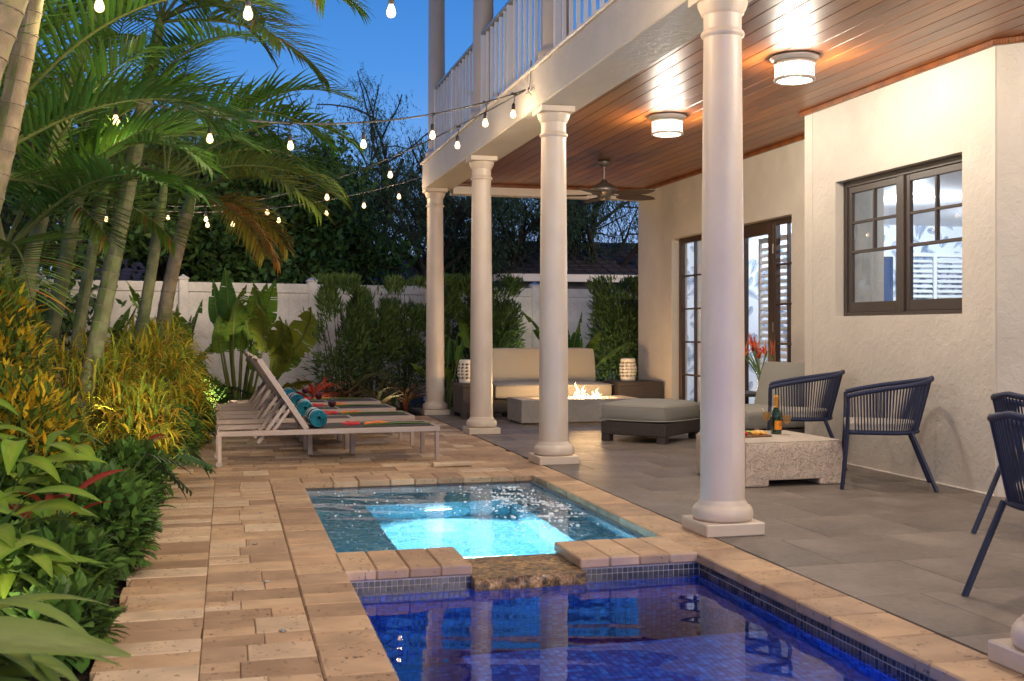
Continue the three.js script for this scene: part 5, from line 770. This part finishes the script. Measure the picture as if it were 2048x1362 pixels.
{
  const g = 'broad-leaved ginger plants in the left bed', o = { len: .31, wid: .09, rise: .5, out: .25, per: 4, color: [.11, .22, .014], mid: [.2, .3, .03], group: g };
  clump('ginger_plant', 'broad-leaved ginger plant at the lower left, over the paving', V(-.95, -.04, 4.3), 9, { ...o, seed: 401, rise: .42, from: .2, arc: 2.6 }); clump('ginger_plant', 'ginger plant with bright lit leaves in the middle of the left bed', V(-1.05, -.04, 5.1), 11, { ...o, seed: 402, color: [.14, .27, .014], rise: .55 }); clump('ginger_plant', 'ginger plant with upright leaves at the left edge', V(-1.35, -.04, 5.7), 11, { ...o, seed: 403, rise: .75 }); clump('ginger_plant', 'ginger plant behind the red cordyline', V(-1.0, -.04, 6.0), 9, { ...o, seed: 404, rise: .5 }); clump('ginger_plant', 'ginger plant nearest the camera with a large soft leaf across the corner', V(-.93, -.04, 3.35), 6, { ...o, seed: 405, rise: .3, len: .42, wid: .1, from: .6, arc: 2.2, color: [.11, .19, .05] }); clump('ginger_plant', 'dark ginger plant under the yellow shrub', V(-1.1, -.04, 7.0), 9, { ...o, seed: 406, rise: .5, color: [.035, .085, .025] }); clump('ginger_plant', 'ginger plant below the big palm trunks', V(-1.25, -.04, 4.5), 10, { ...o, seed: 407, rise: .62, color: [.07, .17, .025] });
  { const t = clump('ginger_plant', 'plant at the lower left corner with one broad drooping leaf over the paving', V(-.88, -.04, 2.85), 5, { ...o, seed: 408, rise: .3, from: 3.4, arc: 2.4, per: 2, color: [.1, .17, .05] }), F = new Foliage(), S = new Foliage(); F.leaf(v3(0, 0, 0), v3(1, .12, -.05), .6, .15, { segs: 10, droop: .5, fold: .18, a: .9, c: [.19, .26, .06], c2: [.27, .33, .11], roll: .35 }); mesh('broad_leaf', F.geo(), L.soft, t).position.set(.06, .42, .03); S.stalk([v3(0, 0, 0), v3(-.02, .25, .02), v3(.06, .42, .03)], .01, .006, [.1, .16, .04], 6); mesh('leaf_stalk', S.geo(), L.matt, t); }
  clump('cordyline_plant', 'red-leaved cordyline low among the green leaves', V(-.70, -.04, 4.95), 11, { seed: 411, len: .2, wid: .05, rise: .36, out: .06, per: 1, color: [.26, .022, .015], mid: [.35, .05, .02], pitch: .8, droop: .8, group: 'red-leaved plants', stalkC: [.16, .04, .02] });
  clump('cordyline_plant', 'dark red cordyline under the croton beside the paving', V(-.62, -.04, 8.5), 10, { seed: 412, len: .2, wid: .05, rise: .25, out: .08, color: [.17, .02, .012], pitch: .8, group: 'red-leaved plants', stalkC: [.16, .04, .02] });
  const br = { len: .32, wid: .045, rise: .06, out: .04, per: 1, pitch: .9, droop: 1.1, group: 'red bromeliads behind the wine glasses', stalkC: [.16, .04, .02], mat: L.soft };
  clump('bromeliad', 'orange-red bromeliad behind the wine glasses, left one', V(.75, -.04, 13.75), 30, { ...br, seed: 421, color: [.36, .04, .018], rise: .2 }); clump('bromeliad', 'orange-red bromeliad behind the wine glasses, tall middle one', V(1.05, -.04, 13.9), 34, { ...br, seed: 422, color: [.45, .055, .02], rise: .34 }); clump('bromeliad', 'brownish bromeliad right of the red ones', V(1.45, -.04, 14.2), 36, { ...br, seed: 423, color: [.12, .07, .025], len: .34, rise: .24 }); clump('bromeliad', 'dark arching bromeliad at the foot of the hedge', V(1.9, -.04, 14.4), 38, { ...br, seed: 424, color: [.06, .055, .02], len: .38, rise: .24 }); clump('bromeliad', 'dark reddish bromeliad beside the farthest column', V(2.3, -.04, 14.55), 36, { ...br, seed: 425, color: [.10, .05, .02], len: .34, rise: .26 }); clump('bromeliad', 'small red-tipped bromeliad between the lounger feet and hedge', V(1.25, -.04, 14.55), 30, { ...br, seed: 426, color: [.2, .05, .02], rise: .32 }); clump('bromeliad', 'olive arching bromeliad right behind the red ones', V(1.65, -.04, 14.75), 36, { ...br, seed: 427, color: [.08, .09, .025], len: .42, rise: .36 }); clump('bromeliad', 'olive arching bromeliad in the middle of the hedge foot', V(2.1, -.04, 14.85), 36, { ...br, seed: 428, color: [.07, .085, .03], len: .42, rise: .4 });
  // ferns
  const fern = (label, x, d, n, sc, seed) => { const t = thing('fern', label, 'fern', V(x, -.04, d), 0, 'feathery ferns in the beds'), R = rng(seed), gs = [0, 1, 2].map((k) => frondGeo(seed + k, .5, { lift: .9, droop: 1.5, n: 26, leaf: .055, w: .012, c: [.06, .19, .02], hang: .3, stalk: .08, stemC: [.06, .12, .03] })); for (let i = 0; i < n; i++) { const m = mesh('frond', gs[i % 3], L.soft, t); m.rotation.order = 'YXZ'; m.rotation.set((R() - .5) * .5, i * 6.2832 / n + R() * .5, 0); m.scale.setScalar(sc * (.7 + .5 * R())); } };
  fern('bright feathery fern on the paving edge near the camera', -.72, 4.55, 26, .62, 431); fern('feathery fern at the foot of the fan palm', .1, 13.9, 26, .7, 433); fern('feathery fern near the feet of the farthest lounger', 1.75, 13.75, 26, .75, 435); fern('feathery fern beside the crotons', -.55, 7.0, 24, .6, 437);
  // monstera
  const split = (seed, s, c) => { const R = rng(seed), F = new Foliage(); for (let i = 0; i < 9; i++) for (const q of [-1, 1]) { const t = i / 9, l = s * (.5 - .33 * t) * (.9 + .2 * R()); F.leaf(v3(0, .02 * t, t * s), v3(q, .08, .35 + .8 * t), l, s * .115, { segs: 3, droop: .7, fold: .1, a: .5, c: tone(R, c, .15), tip: .35 }); } F.leaf(v3(0, 0, -.02 * s), v3(0, .05, 1), s * 1.1, s * .2, { segs: 6, droop: .4, fold: .2, c: tone(R, c, .1) }); return F.geo(); };
  const mon = (label, x, d, n, sc, seed, c) => { const t = thing('monstera_plant', label, 'plant', V(x, -.04, d), 0, 'split-leaved plants'), R = rng(seed), S = new Foliage(), G = [split(seed, .3, c), split(seed + 1, .26, c)]; for (let i = 0; i < n; i++) { const a = i * 2.4 + R(), r = .12 + .2 * R(), h = sc * (.3 + .35 * R()), tip = v3(Math.sin(a) * r, h, Math.cos(a) * r); S.stalk([v3(0, 0, 0), tip.clone().multiplyScalar(.5).setY(h * .65), tip], .008, .004, [.08, .13, .04], 5); const m = mesh('leaf', G[i % 2], L.gloss, t); m.position.copy(tip); m.rotation.order = 'YXZ'; m.rotation.set(.35 + .5 * R(), a, (R() - .5) * .4); } mesh('stalks', S.geo(), L.matt, t); };
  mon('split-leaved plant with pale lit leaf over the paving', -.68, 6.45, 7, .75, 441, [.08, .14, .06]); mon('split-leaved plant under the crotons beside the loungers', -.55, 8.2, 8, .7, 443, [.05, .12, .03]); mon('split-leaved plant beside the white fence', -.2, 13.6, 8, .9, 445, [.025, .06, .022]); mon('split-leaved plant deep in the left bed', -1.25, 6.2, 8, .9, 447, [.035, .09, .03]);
}
// ---- trees beyond the fence
function tree(label, base, o) {
  const t = thing(o.name, label, 'tree', base, 0, o.group), R = rng(o.seed), B = [], F = new Foliage(), tips = [];
  const grow = (p, d, len, r, lv) => { const pts = [p.clone()], n = 5; let q = p.clone(), e = d.clone(); for (let k = 0; k < n; k++) { q = q.clone().addScaledVector(e, len / n); e.add(sph(R).multiplyScalar(o.wiggle)).add(v3(0, o.rise * (lv ? 1 : .3), 0)).normalize(); pts.push(q); } const g = new THREE.TubeGeometry(new THREE.CatmullRomCurve3(pts), 8, 1, lv > 2 ? 5 : 8), P = g.attributes.position, rad = lv > 2 ? 5 : 8, cur = new THREE.CatmullRomCurve3(pts); for (let k = 0; k <= 8; k++) { const c = cur.getPointAt(k / 8), rr = r * (1 - .45 * k / 8); for (let j = 0; j <= rad; j++) { const i = k * (rad + 1) + j; P.setXYZ(i, c.x + (P.getX(i) - c.x) * rr, c.y + (P.getY(i) - c.y) * rr, c.z + (P.getZ(i) - c.z) * rr); } } g.computeVertexNormals(); if (lv === 0) mesh('trunk', uvm(g), M[o.bark], t); else B.push(uvm(g));
    if (lv >= 2) for (let k = 1; k <= n; k++) tips.push([pts[k], e.clone(), lv]);
    if (lv < o.levels) { const kids = o.kids[lv]; for (let k = 0; k < kids; k++) { const a = k / kids * 6.28 + R() * 1.5, sp = o.spread * (.7 + .6 * R()), ax = e.clone().cross(Math.abs(e.y) < .9 ? v3(0, 1, 0) : v3(1, 0, 0)).normalize().applyAxisAngle(e, a), dir = e.clone().applyAxisAngle(ax, sp), f = lv === 0 ? 1 - .25 * R() : .45 + .55 * R(); grow(cur.getPoint(f), dir, len * (.62 + .22 * R()), r * .56, lv + 1); } } };
  for (const [dx, dz, lean] of o.trunks) grow(v3(dx, 0, dz), v3(lean, 1, 0).normalize(), o.trunk, o.r, 0);
  mesh('limbs', merge(B), M[o.bark], t);
  for (const [p, e] of tips) for (let k = 0; k < o.per; k++) {
    if (o.feather) { const at = p.clone().add(sph(R).multiplyScalar(o.cloud)), d = sph(R).multiplyScalar(.5).add(v3(0, -.75, 0)).normalize(); const cc = tone(R, o.color, .4); for (let j = 0; j < 7; j++) { const q = at.clone().addScaledVector(d, j * .042), sd = sph(R).cross(d).normalize(); F.quad(q, sd.clone().multiplyScalar(.8).add(d).normalize(), sd.clone().cross(d).normalize(), o.leaf * (.7 + .6 * R()), o.wid, cc); } }
    else { const at = p.clone().add(sph(R).multiplyScalar(o.cloud * Math.pow(R(), .5))), d = sph(R).add(v3(0, .25, 0)).normalize(), sd = sph(R).cross(d).normalize(); F.quad(at, d, sd, o.leaf * (.7 + .6 * R()), o.wid * (.7 + .6 * R()), tone(R, o.color, .5)); }
  }
  mesh('crown', F.geo(), o.mat ?? L.gloss, t); return t;
}
{
  const big = { name: 'broadleaf_tree', bark: 'bark', levels: 3, kids: [5, 4, 3], wiggle: .16, rise: .02, spread: .75, cloud: .48, leaf: .13, wid: .06, color: [.065, .125, .03], per: 26 };
  tree('dense dark round-crowned tree beyond the white fence', V(.15, -.05, 21.5), { ...big, leaf: .16, wid: .075, cloud: .44, seed: 511, trunk: 2.4, r: .2, trunks: [[-1.3, 0, .15], [-.9, .3, .3], [.5, -.2, -.05]], per: 48, color: [.07, .145, .03] });
  tree('dark broadleaf tree behind the palm clump', V(-4.2, -.05, 20), { ...big, seed: 512, trunk: 2.3, r: .2, trunks: [[0, 0, 0], [.5, .2, .3]], per: 20 });
  tree('dark broadleaf tree at far left behind the palms', V(-5.5, -.05, 14.5), { ...big, seed: 513, trunk: 2.2, r: .18, trunks: [[0, 0, .1], [.4, .2, .3]], per: 18 });
  const fe = { name: 'feathery_tree', bark: 'darkBark', levels: 3, kids: [4, 3, 3], wiggle: .16, rise: -.01, spread: .62, cloud: .3, feather: true, leaf: .1, wid: .022, color: [.06, .105, .055], per: 9, mat: L.matt, group: 'feathery trees beyond the fence' };
  tree('feathery dark tree showing sky through it, left of the far columns', V(2.9, -.05, 23.5), { ...fe, seed: 521, trunk: 2.3, r: .11, trunks: [[0, 0, .12], [-.4, .2, -.3], [.5, .2, .45]] });
  tree('feathery dark tree behind the far columns', V(5.6, -.05, 24), { ...fe, seed: 523, trunk: 2.6, r: .13, trunks: [[0, 0, .2], [-.7, .2, -.35]], per: 9 });
  tree('feathery dark tree with a curving branch right of the second column', V(8.0, -.05, 25), { ...fe, seed: 525, trunk: 2.6, r: .15, trunks: [[0, 0, -.1], [-.3, .3, .3]], per: 9 });
  tree('feathery dark tree rising behind the balcony corner', V(4.0, -.05, 27), { ...fe, seed: 527, trunk: 3.4, r: .15, trunks: [[0, 0, 0], [.5, .3, .2]], per: 9 });
}
// ================================================================ FENCE, NEIGHBOURS, GARDEN LAMPS
{
  const f = thing('vinyl_fence', 'white vinyl privacy fence along the back of the garden', 'fence'), dAt = (x) => 16.55 + .2 * (x + .6), ang = Math.atan(.2), step = 1.86, pl = chamferBox(.148, 1.5, .022, .004), rail = chamferBox(step / Math.cos(ang) - .13, .14, .045, .006), post = chamferBox(.13, 1.86, .13, .006), cap = new THREE.ConeGeometry(.105, .05, 4).rotateY(Math.PI / 4), top = chamferBox(.15, .03, .15, .005);
  for (let k = -5; k < 6; k++) { const x = -.62 + k * step, d = dAt(x), g = group('fence_post', f); g.position.copy(V(x, 0, d)); g.rotation.y = ang; mesh('post', post, M.vinyl, g).position.y = .92; mesh('cap', top, M.vinyl, g).position.y = 1.862; mesh('cap_point', cap, M.vinyl, g).position.y = 1.9;
    const p = group('fence_panel', f), xm = x + step / 2; p.position.copy(V(xm, 0, dAt(xm))); p.rotation.y = ang; mesh('rail', rail, M.vinyl, p).position.y = 1.745; mesh('rail', rail, M.vinyl, p).position.y = .13; const W0 = step / Math.cos(ang) - .13; for (let i = 0; i < 12; i++) mesh('board', pl, M.vinyl, p).position.set(-W0 / 2 + (i + .5) * W0 / 12, .92, 0); }
  const sideF = thing('vinyl_fence', 'white vinyl fence hidden behind the left planting', 'fence'); for (let k = 0; k < 8; k++) { const d = 2 + k * 1.86; mesh('post', span(-3.46, -3.33, -.05, 1.88, d, d + .13), M.vinyl, sideF); mesh('panel', span(-3.41, -3.38, 0, 1.8, d + .13, d + 1.86), M.vinyl, sideF); }
  // neighbouring houses
  const tile = std({ color: col(.055, .045, .05), roughness: .8, map: barkTex }), wallN = std({ color: col(.3, .27, .25), roughness: .9, map: mottle });
  const nb = thing('neighbour_house', 'neighbouring house with low dark tiled roof beyond the fence, right', 'house', V(9.2, 0, 27)); mesh('wall', cbx(7, 2.3, 6, 0, 1.15, 0, .01), wallN, nb);
  const roofOf = (t, w, h, dp, y, m) => { const n = Math.round(w / .28), row = 9, g = chamferBox(.27, .03, .5, .01), sl = Math.atan2(h, dp / 2); mesh('roof_deck', cbx(w, .05, dp / 2 / Math.cos(sl), 0, 0, 0, .01).rotateX(sl).translate(0, y + h / 2 - .04, dp / 4), M.darkBark, t); mesh('roof_deck', cbx(w, .05, dp / 2 / Math.cos(sl), 0, 0, 0, .01).rotateX(-sl).translate(0, y + h / 2 - .04, -dp / 4), M.darkBark, t); const R = rng(w * 10 | 0); for (let i = 0; i < n; i++) for (let j = 0; j < row; j++) { const q = mesh('roof_tile', g, m, t), u = (j + .5) / row; q.position.set(-w / 2 + (i + .5) * w / n, y + h * (1 - u) + .03 + .01 * R(), dp / 2 * u); q.rotation.x = sl - .06; q.scale.z = dp / 2 / Math.cos(sl) / row / .42; } mesh('fascia', cbx(w + .06, .17, .04, 0, y - .06, dp / 2 + .06, .006), M.trim, t); };
  roofOf(nb, 7.6, 1.0, 6.6, 2.35, tile); mesh('chimney', cbx(.5, 1.3, .5, -.9, 3.5, .6, .03), M.darkBark, nb);
  const nb2 = thing('neighbour_house', 'neighbouring house with dark roof beyond the fence, behind the shrubs', 'house', V(1.2, 0, 33)); mesh('wall', cbx(10, 2.2, 6, 0, 1.1, 0, .01), wallN, nb2); roofOf(nb2, 10.6, 1.0, 6.8, 2.3, std({ color: col(.075, .05, .06), roughness: .85, map: barkTex }));
  // bronze garden spotlights in the beds
  const spot = (label, x, d, tx, ty, td, I, ang) => { const t = thing('garden_spotlight', label, 'garden light', V(x, -.04, d), 0, 'bronze garden spotlights in the beds'), dir = V(tx, ty, td).sub(V(x, .16, d)).normalize(), q = new THREE.Quaternion().setFromUnitVectors(v3(0, 1, 0), dir); mesh('stake', new THREE.CylinderGeometry(.008, .006, .16, 8).translate(0, .08, 0), M.bronze, t); const hd = mesh('hood', lathe([[0, -.06], [.02, -.06], [.028, -.04], [.032, .05], [.029, .05], [.026, .02]], 18), M.bronze, t), ln = mesh('lamp_lens', new THREE.CircleGeometry(.026, 16).rotateX(-Math.PI / 2).translate(0, .02, 0), std({ color: 0, emissive: col(1, .72, .4), emissiveIntensity: 5 }), t); for (const m of [hd, ln]) { m.quaternion.copy(q); m.position.set(0, .2, 0); } const l = new THREE.SpotLight(col(1, .82, .58), I, 0, ang, .8); l.position.set(0, .2, 0).addScaledVector(dir, .03); l.target.position.copy(l.position).add(dir); l.shadow.radius = 1.3; l.castShadow = true; l.name = 'lamp_beam'; l.target.name = 'lamp_aim'; t.add(l, l.target); };
  spot('garden spotlight shining up the fan palm and fence', -.35, 12.55, .0, 1.3, 16.2, SPOT * 2.4, .6); spot('garden spotlight at the paving edge, lighting the crotons', -.5, 7.95, -.8, .7, 10.2, SPOT * .5, .7); spot('garden spotlight behind the sofa, lighting the hedge', 4.35, 15.0, 4.55, 1.2, 17.2, SPOT * .9, .9); spot('garden spotlight beside the farthest column, lighting the hedge', 2.1, 13.95, 2.0, 1.0, 15.9, SPOT * .22, .8); spot('garden spotlight at the end of the house, lighting its corner', 5.1, 14.9, 5.75, 1.3, 15.6, SPOT * .25, .9); spot('garden spotlight under the palm clump, pointing up the trunks', -.98, 8.7, -.95, 2.8, 9.5, SPOT * .6, .5); spot('garden spotlight in the left bed near the camera', -.75, 3.6, -1.2, 1.0, 6.2, SPOT * .35, .9);
}
renderer.render(scene, camera);
